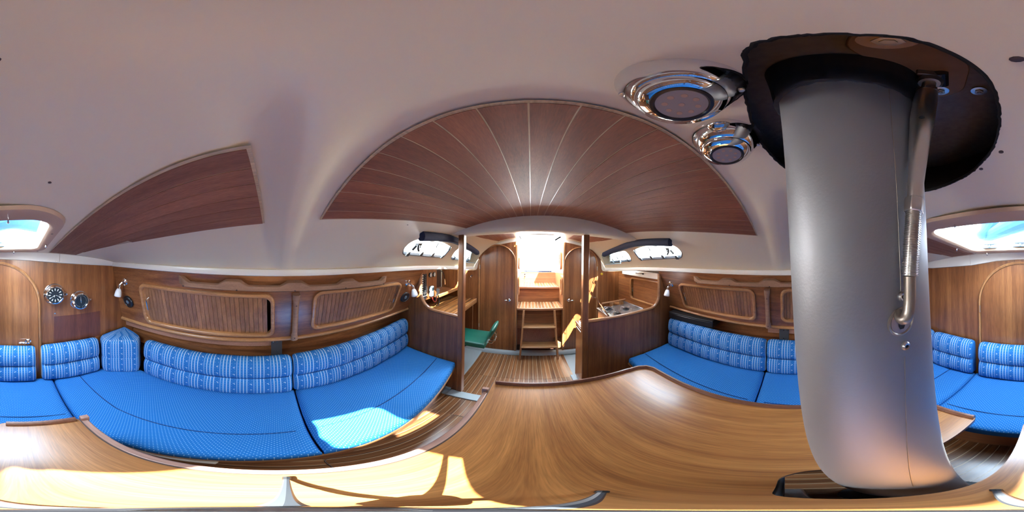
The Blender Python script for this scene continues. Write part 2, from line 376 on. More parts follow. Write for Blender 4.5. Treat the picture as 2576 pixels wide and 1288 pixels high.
# window reveals
for s in (-1,1):
    for i,W_ in enumerate((WIN1,WIN2)):
        w=wmir(W_,s); mb=MB(); n=len(w)
        mb.grid([[(x,y,Zc(x,y)-.002) for x,y in w],[(x+s*.010,y,Zc(x,y)+.034) for x,y in w]],closeu=True)
        mb.build('trim_%d'%(1+i+(2 if s>0 else 0)),'rail',kind='structure',fix=False)
# hatch opening frame
top=rrect(HX,-.735,.54,.47,.07)
def zh(x,y): return Zc(x,y)
hat=thing('deck_hatch','rectangular forward deck hatch with sandy inner frame and clear acrylic lid','hatch',(HX,-.735,1.5))
mb=MB(); O=rrect(HX,-.72,.63,.61,.12)
I=rrect(HX,-.735,.535,.465,.065)
mb.grid([[(x,y,zh(x,y)-.001) for x,y in O],[(x*.985+HX*.015,y*.985-.72*.015,zh(x,y)-.012) for x,y in O],[(x,y,zh(x,y)-.014) for x,y in rrect(HX,-.735,.56,.49,.075)],[(x,y,zh(x,y)-.006) for x,y in I],[(x,y,zh(x,y)+.012) for x,y in I]],closeu=True)
mb.build('inner_frame','cream',hat,smooth=50)
mb=MB(); J=rrect(HX,-.735,.50,.43,.06)
mb.grid([[(x,y,zh(x,y)+.010) for x,y in I],[(x,y,zh(x,y)+.030) for x,y in rrect(HX,-.735,.535,.465,.06)],[(x,y,zh(x,y)+.032) for x,y in J],[(x,y,zh(x,y)+.044) for x,y in J],[(x,y,zh(x,y)+.044) for x,y in rrect(HX,-.735,.60,.53,.07)],[(x,y,zh(x,y)+.028) for x,y in rrect(HX,-.735,.60,.53,.07)]],closeu=True)
mb.build('coaming','outw',hat,smooth=50)
sheet(rrect(HX,-.735,.52,.45,.06),[],lambda x,y:(x,y,zh(x,y)+.040),.2,'acrylic_lid','hglass',hat)
for (cx,cy) in ((HX-.03,-.945),(HX+.16,-.945)):
    k=MB(); z=zh(cx,cy); k.bb(cx-.03,cx+.03,cy-.008,cy+.008,z+.024,z+.034); k.bb(cx-.045,cx+.045,cy-.014,cy+.0,z+.002,z+.012); k.bb(cx-.006,cx+.006,cy-.008,cy+.004,z+.006,z+.03)
    k.build('latch','bluegrey',hat,bevel=.002)
for (x,y) in ((.03,-.49),(-.135,-.80),(.03,-1.01),(.36,-1.015),(.465,-.80),(.28,-.47)):
    z=zh(x,y)-.012; MB().lathe([(.007,0),(.007,-.003),(.003,-.004),(.003,-.010),(.0045,-.014),(.002,-.017)],(x,y,z),(0,0,1),10).build('hook_stud','chrome',hat)
for (x,y) in ((-.13,-.62),(-.115,-.985),(.19,-1.022),(.43,-.985)):
    z=zh(x,y)-.0125; MB().lathe([(.005,0),(.005,-.002)],(x,y,z),(0,0,1),10).build('screw','brown',hat)

# side rails along the foot of the headliner
for s,nm in ((-1,'trim_5'),(1,'trim_6')):
    rows=[]; NN=36
    for i in range(NN+1):
        y=-1.12+3.21*i/NN; X=interp(y,KR); z=interp(y,KZ)
        a=CL+s*(X+.004); b=CL+s*(X-.013)
        rows.append([(a,y,z+.006),(b,y,z+.002),(b-s*.004,y,z-.012),(b,y,z-.030),(a,y,z-.036),(CL+s*(X+.05),y,z-.036),(CL+s*(X+.05),y,z+.0)])
    MB().grid(rows,closeu=True).build(nm,'rail',kind='structure',smooth=50)
# arched beam across the cabin over the posts
rows=[]
for i in range(41):
    dx=-.785+1.57*i/40; x=CL+dx; zt=Zc(x,1.2)+.01
    zb=1.61-.045*dx*dx; zb=min(zb,Zc(x,1.2)-.002) ; zb=min(zb,Zc(x,1.32)-.002)
    rows.append([(x,1.13,zt),(x,1.135,lerp(zb,zt,.35)),(x,1.15,zb+.006),(x,1.17,zb),(x,1.29,zb),(x,1.31,zb+.01),(x,1.33,zt)])
MB().grid(rows,closeu=True).build('ceiling_beam','white',kind='structure',smooth=50)

# planked ceiling panels
def planked(name,x0,x1,y0f,y1f,pitch,mat,outer=None,rows=8):
    root=D.objects.new(name,None); COL.objects.link(root); root['kind']='structure'; root.location=((x0+x1)/2,(y0f+y1f)/2,Zc((x0+x1)/2,(y0f+y1f)/2))
    n=max(1,round((x1-x0)/pitch)); p=(x1-x0)/n
    def cl(x,y): return x if outer is None else (max(x,outer(y)) if x0<CL else min(x,outer(y)))
    bk=[]
    for j in range(rows+1):
        y=lerp(y0f-.006,y1f+.006,j/rows)
        bk.append([(cl(lerp(x0-.006,x1+.006,i/12),y),y,Zc(cl(lerp(x0-.006,x1+.006,i/12),y),y)-.0042) for i in range(13)])
    MB().grid(bk).build('backing_board','holly',root,fix=False)
    for i in range(n):
        a,b=x0+i*p+.0010,x0+(i+1)*p-.0010
        g=[]
        for j in range(rows+1):
            y=lerp(y0f,y1f,j/rows); A,B=cl(a,y),cl(b,y)
            if abs(B-A)<.0005 and (outer is not None): continue
            g.append([(A,y,Zc(A,y)-.003),(A,y,Zc(A,y)-.0053),(B,y,Zc(B,y)-.0053),(B,y,Zc(B,y)-.003)])
        if len(g)<2: continue
        mb=MB().grid(g,closeu=True); L=len(g)-1; mb.f+=[(0,1,2,3),(L*4+3,L*4+2,L*4+1,L*4)]
        mb.build('plank',mat,root,smooth=20)
    return root
planked('ceiling_panel',CL-.605,CL+.605,.14,1.118,.047,'cplank')
def outL(y): return lerp(-.385,-.475,sm((y+1.06)/.75))
planked('ceiling_panel',-.478,-.20,-1.05,-.035,.047,'cplankl',outL)
planked('ceiling_panel',.47,.748,-1.05,-.035,.047,'cplankl',lambda y:2*CL-outL(y))
planked('ceiling_panel',-.50,-.19,1.36,1.98,.047,'cplankl',lambda y:lerp(-.52,-.40,(y-1.36)/.62))
planked('ceiling_panel',.46,.77,1.36,1.98,.047,'cplankl',lambda y:2*CL-lerp(-.52,-.40,(y-1.36)/.62))
# screw plugs in the headliner
for (x,y) in ((.008,-.066),(.053,-.212),(.097,-.25),(.218,.107),(-.52,.55),(-.06,-.3)):
    MB().lathe([(.0035,0),(.0035,-.0015),(.0015,-.002)],(x,y,Zc(x,y)+.0002),(0,0,1),10).build('screw_hole','brown',None,label=None,kind='structure')

# ------------------------------------------------------------------ hull, bulkheads, sole
MB().bb(CL-1.5,CL-1.42,-1.22,3.0,-.1,1.41).build('wall_left','dark',kind='structure')
MB().bb(CL+1.42,CL+1.5,-1.22,3.0,-.1,1.41).build('wall_right','dark',kind='structure')
MB().bb(CL-1.5,CL+1.5,-1.22,3.4,-.1,-.02).build('floor','grey',kind='structure')
# forward bulkhead: veneer panel with an arched door in it
YF=-1.12
MB().bb(CL-1.45,CL+1.45,YF-.03,YF-.004,-.02,1.52).build('wall_front','outw',kind='structure')
DC=.16; DW=.29; AZ=1.087
fpoly=[(CL-1.3,0),(CL+1.3,0),(CL+1.3,1.33),(.9,1.334),(.52,1.365),(.32,1.398),(.14,1.408),(-.05,1.398),(-.27,1.376),(-.73,1.338),(CL-1.3,1.335)]
MB().prism([(x,YF-.004,z) for x,z in fpoly],(0,.004,0)).build('wall_front_panel','woodz',kind='structure',smooth=0)
top_=[(CL-.9,1.52),(CL-.9,1.337),(-.73,1.338),(-.27,1.376),(-.05,1.398),(.14,1.408),(.32,1.398),(.52,1.365),(.9,1.334),(CL+.9,1.334),(CL+.9,1.52)]
for a,b,nm in ((-.9,-.285,'trim_7'),(-.281,.523,'trim_8'),(.527,1.1,'trim_9')):
    zz=[(-.9,1.337),(-.73,1.338),(-.27,1.376),(-.05,1.398),(.14,1.408),(.32,1.398),(.52,1.365),(.9,1.334),(1.2,1.334)]
    def zl(x):
        for (p,q),(r_,t_) in zip(zz,zz[1:]):
            if p<=x<=r_: return lerp(q,t_,(x-p)/(r_-p))
        return 1.334
    rows=[]
    for i in range(13):
        x=lerp(a,b,i/12); z0=zl(x); z1=Zc(x,YF) if abs(x-CL)<.86 else z0+.05
        rows.append([(x,YF+.001,z1+.01),(x,YF+.022,z1+.002),(x,YF+.018,(z0+z1)/2),(x,YF+.012,z0+.004),(x,YF+.001,z0)])
    MB().grid(rows,closeu=True).build(nm,'rail',kind='structure',smooth=50)
for x in (-.262,.545): MB().lathe([(.007,0),(.006,.003),(.003,.004)],(x,YF+.015,zlz:=zl(x)+.012),(0,1,0),12).build('screw_cap','rail',None,kind='structure')
def arch(cx,w,z0,zs,n=18): return [(cx-w,z0)]+[(cx+w*math.cos(PI-PI*k/n),zs+w*math.sin(PI-PI*k/n)) for k in range(n+1)]+[(cx+w,z0)]
def arched_door(nm,cx,w,z0,zs,y,dy,ym,handle_x,handle_z,hinge_x,tw=.018,doorlabel=None,ztrim=None):
    d=D.objects.new(nm,None); COL.objects.link(d); d.location=(cx,y,z0); d['kind']='structure'
    MB().prism([(x,y,z) for x,z in arch(cx,w-.004,z0,zs)],(0,dy*.010,0)).build('door_leaf',ym,d,smooth=0)
    path=arch(cx,w+tw*.5,z0,zs)
    A=arch(cx,w,z0,zs); B=arch(cx,w+tw,z0,zs)
    mb=MB(); mb.grid([[(x,y,z) for x,z in A],[(x,y+dy*.016,z) for x,z in A],[(x*.5+x2*.5,y+dy*.021,z*.5+z2*.5) for (x,z),(x2,z2) in zip(A,B)],[(x,y+dy*.014,z) for x,z in B],[(x,y,z) for x,z in B]])
    mb.build('architrave','trimz',d,smooth=60)
    # lever handle
    hx,hz=handle_x,handle_z; sg=1 if hx<cx else -1
    h=MB().lathe([(.021,0),(.021,dy*.004),(.012,dy*.008),(.010,dy*.03)],(hx,y+dy*.010,hz),(0,1,0),18)
    h.tube([(hx,y+dy*.035,hz),(hx-sg*-.015,y+dy*.04,hz+.001),(hx+sg*.045,y+dy*.038,hz+.003),(hx+sg*.062,y+dy*.034,hz-.002)],.006,8)
    h.build('lever_handle','chrome',d)
    for hz2 in (z0+(zs-z0)*.30,zs-.05): MB().tube([(hinge_x,y+dy*.018,hz2-.028),(hinge_x,y+dy*.018,hz2+.028)],.005,8).build('hinge','aluw',d)
    return d
arched_door('door_1',DC,DW,.30,AZ,YF,1,'woodz',-.055,.79,DC+DW+.002)
# unfaded rectangle on the veneer
MB().prism([(-.24,YF,.98),(-.605,YF,.975),(-.605,YF,.745),(-.235,YF,.745)],(0,.0007,0)).build('trim_10','unfadedwood',kind='structure',smooth=0)

# aft bulkhead plane at y=2.1
YA=2.10
# white moulded bulkhead lining with companionway cut out
def zwa(x): # top edge of the veneer
    dx=abs(x-CL+.0)
    return interp(dx,[(.0,1.64),(.25,1.625),(.575,1.565),(.80,1.475)])
lin=[(CL-1.42,0),(-.165,0),(-.165,1.76),(CL-.42,1.70),(CL-.62,1.62),(CL-.84,1.46),(CL-.92,1.40),(CL-1.42,1.39)]
MB().prism([(x,YA+.004,z) for x,z in lin],(0,.02,0)).build('wall_back_left','rail',kind='structure',smooth=0)
MB().prism([(2*CL-x,YA+.004,z) for x,z in lin],(0,.02,0)).build('wall_back_right','rail',kind='structure',smooth=0)
def aft_veneer(s,nm):
    pts=[(.302,0),(.302,1.62)]+[(.40,1.604),(.5,1.582),(.6,1.555),(.70,1.522),(.775,1.492),(.81,1.468),(.823,1.43),(.835,1.33),(.845,1.26),(.86,1.232),(.90,1.222),(1.4,1.215),(1.4,0)]
    MB().prism([(CL+s*a,YA,z) for a,z in pts],(0,.006,0)).build(nm,'woodz',kind='structure',smooth=0)
aft_veneer(-1,'wall_back_left_veneer'); aft_veneer(1,'wall_back_right_veneer')
arched_door('door_2',-.432,.235,.05,1.325,YA,-1,'woodz',-.262,.843,-.432-.237)
arched_door('door_3',.672,.228,.05,1.318,YA,-1,'woodz',.505,.84,.672+.23)
for x in (-.182,.436):
    MB().bb(x-.012,x+.012,YA-.018,YA+.005,.05,1.61).build('trim_%d'%(11 if x<0 else 12),'trimz',kind='structure',bevel=.004)
# grey moulded sill
rows=[]
for i in range(25):
    x=lerp(-.95,1.0,i/24); y=2.045-.0*x
    rows.append([(x,YA+.01,.052),(x,y+.012,.052),(x,y,.044),(x,y-.006,.0),(x,YA+.01,.0)])
MB().grid(rows,closeu=True).build('trim_13','grey',kind='structure',smooth=60)
MB().bb(-.6,.62,1.085,1.175,-.005,.012).build('trim_14','grey',kind='structure',bevel=.004)
MB().bb(-1.3,-.61,1.175,2.05,-.01,.018).build('trim_15','grey',kind='structure',bevel=.004)

# sole planks with holly strips
sole=D.objects.new('cabin_sole',None); COL.objects.link(sole); sole['kind']='structure'; sole.location=(0,.5,0)
PX=.0435
def sole_field(x0,x1,y0,y1,cuts=()):
    n=round((x1-x0)/PX); p=(x1-x0)/n
    MB().bb(x0,x1,y0,y1,-.012,-.002).build('holly_inlay','holly',sole)
    seg=[y0]+list(cuts)+[y1]
    for i in range(n):
        for a,b in zip(seg,seg[1:]):
            MB().bb(x0+i*p+.0018,x0+(i+1)*p-.0018,a+.0012,b-.0012,-.006,.0).build('sole_plank','plank',sole,smooth=0)
sole_field(-.65,.75,-.60,1.085,(.14,.86))
MB().tube([(-.30,.138,.0004),(-.415,.138,.0004),(-.432,.148,.0004),(-.437,.170,.0004),(-.437,.83,.0004),(-.432,.852,.0004),(-.415,.862,.0004),(-.30,.862,.0004)],.0016,5).build('hatch_joint','brown',sole)
sole_field(-.61,.435,1.175,2.05,(1.52,))
MB().bb(-.52,.75,-.72,-.60,-.012,0).build('sole_board','woodx',sole)

# ------------------------------------------------------------------ settee bases
def bandx(y,a): return q3(y,a)
FE_L=[(-.6,-.215),(0,-.336),(1.17,-.572)]; FE_R=[(-.6,.485),(0,.606),(1.17,.815)]
BB_L=[(-.857,-.748),(0,-.845),(1.19,-1.068)]; BB_R=[(-.857,1.02),(.145,1.150),(1.145,1.262)]
for nm,FE,s in (('settee_base',FE_L,-1),('settee_base',FE_R,1)):
    t=thing(nm,'varnished mahogany settee base under the %s blue seat cushions'%('left-hand long' if s<0 else 'right-hand long'),'settee',(-.9 if s<0 else 1.15,0,0),'settee bases')
    rows=[];lip=[]
    for i in range(25):
        y=lerp(-1.11,1.185,i/24); x=bandx(max(y,-.6),FE)
        xi=x+s*.085
        rows.append([(xi,y,.001),(xi,y,.318),(CL+s*1.35,y,.318),(CL+s*1.35,y,.001)])
        lip.append([(x+s*.004,y,.318),(x+s*.004,y,.340),(x+s*.020,y,.345),(x+s*.12,y,.345),(x+s*.12,y,.318)])
    m=MB().grid(rows,closeu=True); n=len(rows)-1; m.f+=[(0,1,2,3),(n*4+3,n*4+2,n*4+1,n*4)]; m.build('base_box','woody',t,smooth=60)
    m=MB().grid(lip,closeu=True); n=len(lip)-1; m.f+=[(0,1,2,3,4),tuple(n*5+k for k in (4,3,2,1,0))]; m.build('front_rail','trim',t,smooth=60)
t=thing('settee_base','mahogany settee base across the forward end of the cabin','settee',(.135,-.85,0),'settee bases')
MB().bb(-.212,.482,-1.11,-.60,.001,.318).build('base_box','woodx',t)
MB().bb(-.20,.47,-1.11,-.565,.318,.343).build('front_rail','trimx',t,bevel=.004)
m=MB(); m.hexa([(-.315,-.50,.300),(-.255,-.50,.300),(-.300,-.12,.300),(-.36,-.12,.300)],[(-.315,-.50,.314),(-.255,-.50,.314),(-.300,-.12,.314),(-.36,-.12,.314)])
m.build('slide_out_board','pale',None,bevel=.002,label='narrow pale board sticking out below the front of the left seat cushion',cat='board')

# ------------------------------------------------------------------ seat cushions
def nu(n,e=.16):
    # non-uniform 0..1 stations, dense near both ends
    return [0,.006,.018,.036,.06]+[lerp(.10,.90,i/(n-1)) for i in range(n)]+[.94,.964,.982,.994,1]
def seat_cushion(label,xin,xout,y0,y1,seam=None,zb=.345,zt=.432,wr=.0025,ny=40,nx=12,phase=0,group='blue seat cushions',along='y'):
    """xin(y), xout(y): the two long edges; seam in 0..1 from xin"""
    R=.032; S=nu(nx); T=nu(ny)
    loc=((xin((y0+y1)/2)+xout((y0+y1)/2))/2,(y0+y1)/2,zb)
    t=thing('seat_cushion',label,'cushion',loc,group)
    g=[]
    for v in T:
        y=lerp(y0,y1,v); a,b=xin(y),xout(y); row=[]
        for u in S:
            e=min(u*abs(b-a),(1-u)*abs(b-a),v*(y1-y0),(1-v)*(y1-y0))
            dz=0 if e>=R else R-math.sqrt(max(0,R*R-(R-e)**2))
            x=lerp(a,b,u); z=zt-dz+.006*math.sin(PI*u)*math.sin(PI*v)
            k=sm(e/.06); z+=k*wr*(math.sin(9*u+23*v+phase)*.5+math.sin(31*v+5*u*u+phase*2)*.35+math.sin(17*u-11*v+phase)*.3)
            # drawn-in creases running in from the front edge
            z-=k*.0035*max(0,math.sin(46*v+6*u+phase))**6*sm(1-abs(u-.42)/.5)
            if seam is not None:
                sd=abs((u-seam)*abs(b-a)) if along=='y' else 9
                if sd<.02: z-=.006*(1-sd/.02)**1.5
            row.append((x,y,z))
        g.append(row)
    mb=MB().grid(g); C=len(S); Rn=len(T)
    per=[(0,j) for j in range(C)]+[(i,C-1) for i in range(1,Rn)]+[(Rn-1,j) for j in range(C-2,-1,-1)]+[(i,0) for i in range(Rn-2,0,-1)]
    idx=[i*C+j for i,j in per]; b0=len(mb.v); np_=len(idx)
    cx,cy=loc[0],loc[1]
    for i in idx: x,y,z=mb.v[i]; mb.v.append((x,y,zb+.018))
    for i in idx:
        x,y,z=mb.v[i]; mb.v.append((x+(.012 if x<cx else -.012),y+(.012 if y<cy else -.012),zb))
    for k in range(np_):
        k2=(k+1)%np_
        mb.f.append((idx[k],idx[k2],b0+k2,b0+k)); mb.f.append((b0+k,b0+k2,b0+np_+k2,b0+np_+k))
    mb.f.append(tuple(b0+np_+k for k in range(np_)))
    mb.build('cover','seat',t,smooth=60)
    if seam is not None:
        path=[]
        for v in T[3:-3]:
            y=lerp(y0,y1,v); a,b=xin(y),xout(y); path.append((lerp(a,b,seam),y,zt-.0002+.006*math.sin(PI*seam)*math.sin(PI*v)))
        MB().tube(path,.0028,6).build('seam_piping','piping',t)
    return t
LI=lambda y:bandx(y,FE_L); LB=lambda y:-.872-.03+ (bandx(y,BB_L)+.872)-.02
def LBk(y): return bandx(y,BB_L)-.055
def RBk(y): return bandx(y,BB_R)+.055
def LIf(y): return bandx(y,FE_L) if y>-.6 else lerp(-.215,-.215,1)
seat_cushion('left-hand long blue dotted seat cushion nearest the forward bulkhead',LIf,LBk,-1.075,.112,.30,ny=44,phase=1)
seat_cushion('left-hand blue dotted seat cushion ending at the chart table bulkhead',LI,LBk,.118,1.178,.30,ny=40,phase=3)
RI=lambda y:bandx(y,FE_R) if y>-.6 else .485
seat_cushion('right-hand blue seat cushion running aft to the galley bulkhead',RI,RBk,.163,1.165,.32,ny=40,phase=5,wr=.0015)
seat_cushion('right-hand blue seat cushion beside and behind the mast',RI,RBk,-1.075,.157,.32,ny=44,phase=2,wr=.0015)
# forward centre cushion: its long edges run athwartships
def centre():
    R=.032; t=thing('seat_cushion','short blue dotted seat cushion in front of the arched forward door','cushion',(.135,-.8,.345),'blue seat cushions')
    S=nu(20); T=nu(14); g=[]
    x0,x1,y0,y1=-.209,.479,-1.075,-.525
    for v in T:
        y=lerp(y0,y1,v); row=[]
        for u in S:
            e=min(u*(x1-x0),(1-u)*(x1-x0),v*(y1-y0),(1-v)*(y1-y0)); dz=0 if e>=R else R-math.sqrt(max(0,R*R-(R-e)**2))
            z=.432-dz+.006*math.sin(PI*u)*math.sin(PI*v)+.0015*math.sin(14*u+9*v)
            sd=abs(y+.655)
            if sd<.02: z-=.006*(1-sd/.02)**1.5
            row.append((lerp(x0,x1,u),y,z))
        g.append(row)
    mb=MB().grid(g); C=len(S); Rn=len(T)
    per=[(0,j) for j in range(C)]+[(i,C-1) for i in range(1,Rn)]+[(Rn-1,j) for j in range(C-2,-1,-1)]+[(i,0) for i in range(Rn-2,0,-1)]
    idx=[i*C+j for i,j in per]; b0=len(mb.v); np_=len(idx)
    for i in idx: x,y,z=mb.v[i]; mb.v.append((x,y,.345))
    for k in range(np_): k2=(k+1)%np_; mb.f.append((idx[k],idx[k2],b0+k2,b0+k))
    mb.f.append(tuple(b0+k for k in range(np_)))
    mb.build('cover','seat',t,smooth=60)
    MB().tube([(x,-.655,.4325+.005*math.sin(PI*(x-x0)/(x1-x0))) for x in [lerp(x0+.03,x1-.03,i/12) for i in range(13)]],.0022,6).build('seam_piping','piping',t)
centre()

# ------------------------------------------------------------------ backrest cushions (two rolls, striped)
PROF=[(.100,.004),(.060,.000),(.022,.004),(.006,.020),(.000,.055),(.001,.100),(.008,.140),(.019,.157),(.030,.164),(.021,.171),(.009,.188),(.002,.215),(.003,.255),(.009,.290),(.022,.316),(.042,.331),(.066,.334),(.088,.326),(.100,.306),(.104,.20),(.104,.08)]
def backrest(label,path,nrm,u0=0,h=.335,group='striped backrest cushions'):
    P=[Vector(p) for p in path]; L=[0]
    for a,b in zip(P,P[1:]): L.append(L[-1]+(b-a).length)
    tot=L[-1]
    def at(s):
        for i in range(len(P)-1):
            if s<=L[i+1] or i==len(P)-2:
                t=(s-L[i])/(L[i+1]-L[i]); p=P[i].lerp(P[i+1],t); d=(P[i+1]-P[i]).normalized(); return p,d
    n=max(8,int(tot/.045)); ss=[0,.004,.012,.024,.04]+[lerp(.06,tot-.06,i/n) for i in range(n+1)]+[tot-.04,tot-.024,tot-.012,tot-.004,tot]
    mid=at(tot/2)[0]; t=thing('backrest_cushion',label,'cushion',(mid.x,mid.y,.436),group)
    mb=MB(); uv=[]; rows=[]
    pl=[0]
    for a,b in zip(PROF,PROF[1:]): pl.append(pl[-1]+math.hypot(b[0]-a[0],b[1]-a[1]))
    for s in ss:
        p,d=at(min(max(s,0),tot)); nn=Vector((-d.y,d.x)); 
        if nn.dot(Vector(nrm))<0: nn=-nn
        e=min(s,tot-s); k=0 if e>=.04 else 1-math.sqrt(max(0,1-(1-e/.04)**2))
        row=[]
        for j,(a,z) in enumerate(PROF):
            cx,cz=.052,(.08 if z<.164 else .25)
            aa=lerp(a,cx,k*.42); zz=lerp(z,cz,k*.16)
            puff=.002*math.sin(s*19+z*30)
            q=p+nn*(aa+puff); row.append((q.x,q.y,.436+zz*h/.335)); uv.append((s+u0,pl[j]))
        rows.append(row)
    mb.grid(rows,closeu=True); C=len(PROF); n=len(rows)-1
    mb.f+=[tuple(range(C)),tuple(n*C+C-1-k for k in range(C))]; mb.uv=uv
    mb.build('cover','back',t,smooth=75)
    MB().tube([(at(s)[0].x+0,at(s)[0].y,0) for s in ()] or [(0,0,0)],.001,3) if False else None
    pip=[]
    for s in [lerp(.02,tot-.02,i/14) for i in range(15)]:
        p,d=at(s); nn=Vector((-d.y,d.x)); nn=nn if nn.dot(Vector(nrm))>0 else -nn
        q=p+nn*.026; pip.append((q.x,q.y,.436+.164*h/.335))
    MB().tube(pip,.003,6).build('centre_seam','piping',t)
    return t
def pathy(f,y0,y1,n=12): return [(f(lerp(y0,y1,i/n)),lerp(y0,y1,i/n)) for i in range(n+1)]
bl=lambda y:bandx(y,BB_L); br=lambda y:bandx(y,BB_R)
backrest('long striped blue backrest below the left locker with the open-ended tambour door',pathy(bl,-.81,.100),(-1,0),.01)
backrest('long striped blue backrest running up to the chart table bulkhead',pathy(bl,.112,1.17),(-1,0),.033)
backrest('long striped blue backrest running up to the galley bulkhead on the right',pathy(br,.157,1.13),(1,0),.05)
backrest('striped blue backrest on the right side just behind the mast',pathy(br,-.80,.145),(1,0),.02)
backrest('short striped blue backrest below the clock and barometer',[(-.545,-1.005),(-.137,-1.005)],(0,-1),.0)
backrest('striped blue backrest leaning against the arched forward door',[(-.098,-1.003),(.440,-1.003)],(0,-1),.03)
backrest('striped blue backrest between the forward door trim and the mast',[(.485,-1.005),(.835,-1.005)],(0,-1),.06)
def corner(sx,label):
    A=Vector((CL+sx*.69,-1.0)); B=Vector((CL+sx*.888,-.845)); C_=Vector((CL+sx*.965,-.90)); D_=Vector((CL+sx*.955,-1.095)); E_=Vector((CL+sx*.72,-1.10))
    base=rpoly([tuple(A),tuple(B),tuple(C_),tuple(D_),tuple(E_)],.022,4); n=len(base); cx=sum(p[0] for p in base)/n; cy=sum(p[1] for p in base)/n
    t=thing('backrest_cushion',label,'cushion',(cx,cy,.436),'striped backrest cushions')
    mb=MB(); rows=[]; uv=[]; per=[0]
    for i in range(n): per.append(per[-1]+math.hypot(base[(i+1)%n][0]-base[i][0],base[(i+1)%n][1]-base[i][1]))
    prof=[(0,.90),(.012,.97),(.05,1.0),(.14,1.0),(.158,.985),(.163,.965),(.168,.985),(.19,1.0),(.29,.995),(.31,.97),(.326,.90),(.336,.6),(.342,.15)]
    for z,k in prof:
        row=[]
        for i,p in enumerate(base+[base[0]]):
            back=((p[0]-A.x)*sx+(-1)*(p[1]-A.y)); lift=(max(0,.0+.10*((p[0]-cx)*sx-(p[1]-cy)))+.0)*sm((z-.2)/.15)*.5
            w_=sm((z-.31)/.03); qx,qy=lerp(cx,D_.x,w_),lerp(cy,D_.y,w_); row.append((qx+(p[0]-qx)*k,qy+(p[1]-qy)*k,.436+z+lift*min(1,k+.2))); uv.append((per[i]+.01,z))
        rows.append(row)
    mb.grid(rows); C=n+1; mb.f+=[tuple(range(C)),tuple((len(prof)-1)*C+C-1-k for k in range(C))]; mb.uv=uv
    mb.build('cover','back',t,smooth=70)
corner(-1,'striped blue wedge-shaped backrest in the left forward corner')
corner(1,'striped blue wedge-shaped backrest in the forward corner hidden beyond the mast')

# ------------------------------------------------------------------ side lockers with tambour doors
def locker(s,doors,label,grab,dirs):
    t=thing('side_locker',label,'locker',(CL+s*1.05,0,.86),'long side lockers')
    ymin,ymax=-1.115,1.192; NY=36
    # face with door holes (y,v) sheet
    holes=[rrect((a+b)/2,(v0+v1)/2,b-a-.05,v1-v0-.09,.0001,1) for a,b,v0,v1 in doors]
    def rr(a,b,v0,v1,ry=.045,rv=.10):
        out=[]
        for (sy,sv,a0) in ((1,1,0),(-1,1,90),(-1,-1,180),(1,-1,270)):
            for k in range(6):
                an=math.radians(a0+90*k/5); out.append(((a+b)/2+sy*((b-a)/2-ry)+ry*math.cos(an),(v0+v1)/2+sv*((v1-v0)/2-rv)+rv*math.sin(an)))
        return out
    holes=[rr(a+.012,b-.012,v0+.025,v1-.025) for a,b,v0,v1 in doors]
    sheet([(ymin,-.045),(ymax,-.045),(ymax,1),(ymin,1)],holes,lambda y,v:face(s,y,v),.05,'face_panel','woody',t,smooth=40)
    # bottom board, back box
    rows=[]
    for i in range(NY+1):
        y=lerp(ymin,ymax,i/NY); b=face(s,y,1)
        rows.append([b+Vector((0,0,.002)),b+Vector((s*.18,0,.002)),b+Vector((s*.18,0,-.008)),b+Vector((s*.002,0,-.008))])
    MB().grid(rows,closeu=True).build('bottom_board','woody',t,smooth=50)
    rows=[]
    for i in range(NY+1):
        y=lerp(ymin,ymax,i/NY); b=face(s,y,.965); rows.append([b,face(s,y,.97,.010),face(s,y,.99,.016),face(s,y,1.01,.015),face(s,y,1.025,.006),face(s,y,1.02,-.006)])
    MB().grid(rows,closeu=True).build('bottom_rail','trim',t,smooth=60)
    rows=[]
    for i in range(NY+1):
        y=lerp(ymin,ymax,i/NY); rows.append([face(s,y,.0)+Vector((0,0,0)),face(s,y,0)+Vector((s*.25,0,.0)),face(s,y,1)+Vector((s*.18,0,0))])
    MB().grid(rows).build('locker_back','dark',t,fix=False)
    for a,b,v0,v1 in doors:
        d=D.objects.new('tambour_door',None); COL.objects.link(d); d.parent=t; d.location=face(s,(a+b)/2,(v0+v1)/2)-t.location
        openend=dirs.get('gap') if a<0.1 and s<0 else None
        # frame moulding
        path_o=rr(a,b,v0,v1,.055,.12); path_i=rr(a+.022,b-.022,v0+.05,v1-.05,.04,.085)
        o_=[face(s,y,v,.0) for y,v in path_o]; o2=[face(s,y,v,.013) for y,v in path_o]
        mid=[face(s,lerp(y,y2,.5),lerp(v,v2,.5),.019) for (y,v),(y2,v2) in zip(path_o,path_i)]
        i2=[face(s,y,v,.012) for y,v in path_i]; i_=[face(s,y,v,-.012) for y,v in path_i]
        MB().grid([o_,o2,mid,i2,i_],closeu=True).build('frame_moulding','trim',d,smooth=60)
        A,B=a+.018,b-.018; V0,V1=v0+.035,v1-.035
        if s<0 and a<.1: B-=.024
        n=int(round((B-A)/.0262)); w_=(B-A)/n
        for i in range(n):
            y0,y1=A+i*w_+.0004,A+(i+1)*w_-.0004
            f1=[face(s,y0,V0,-.012),face(s,y1,V0,-.012),face(s,y1,V1,-.012),face(s,y0,V1,-.012)]
            f2=[face(s,y0+.0007,V0,-.004),face(s,y1-.0007,V0,-.004),face(s,y1-.0007,V1,-.004),face(s,y0+.0007,V1,-.004)]
            MB().hexa(f1,f2).build('slat','slat',d,smooth=0)
        hy=A+.045 if dirs[(a<.1)]<0 else B-.045; vm=(v0+v1)/2-.02
        MB().tube([face(s,hy,vm-.10,-.004),face(s,hy,vm-.09,.022),face(s,hy,vm-.07,.026),face(s,hy,vm+.07,.026),face(s,hy,vm+.09,.022),face(s,hy,vm+.10,-.004)],.0038,8).build('door_handle','chrome',d)
    return t
TL=[(-.862,.0,.222,.915),(.220,.945,.198,.862)]
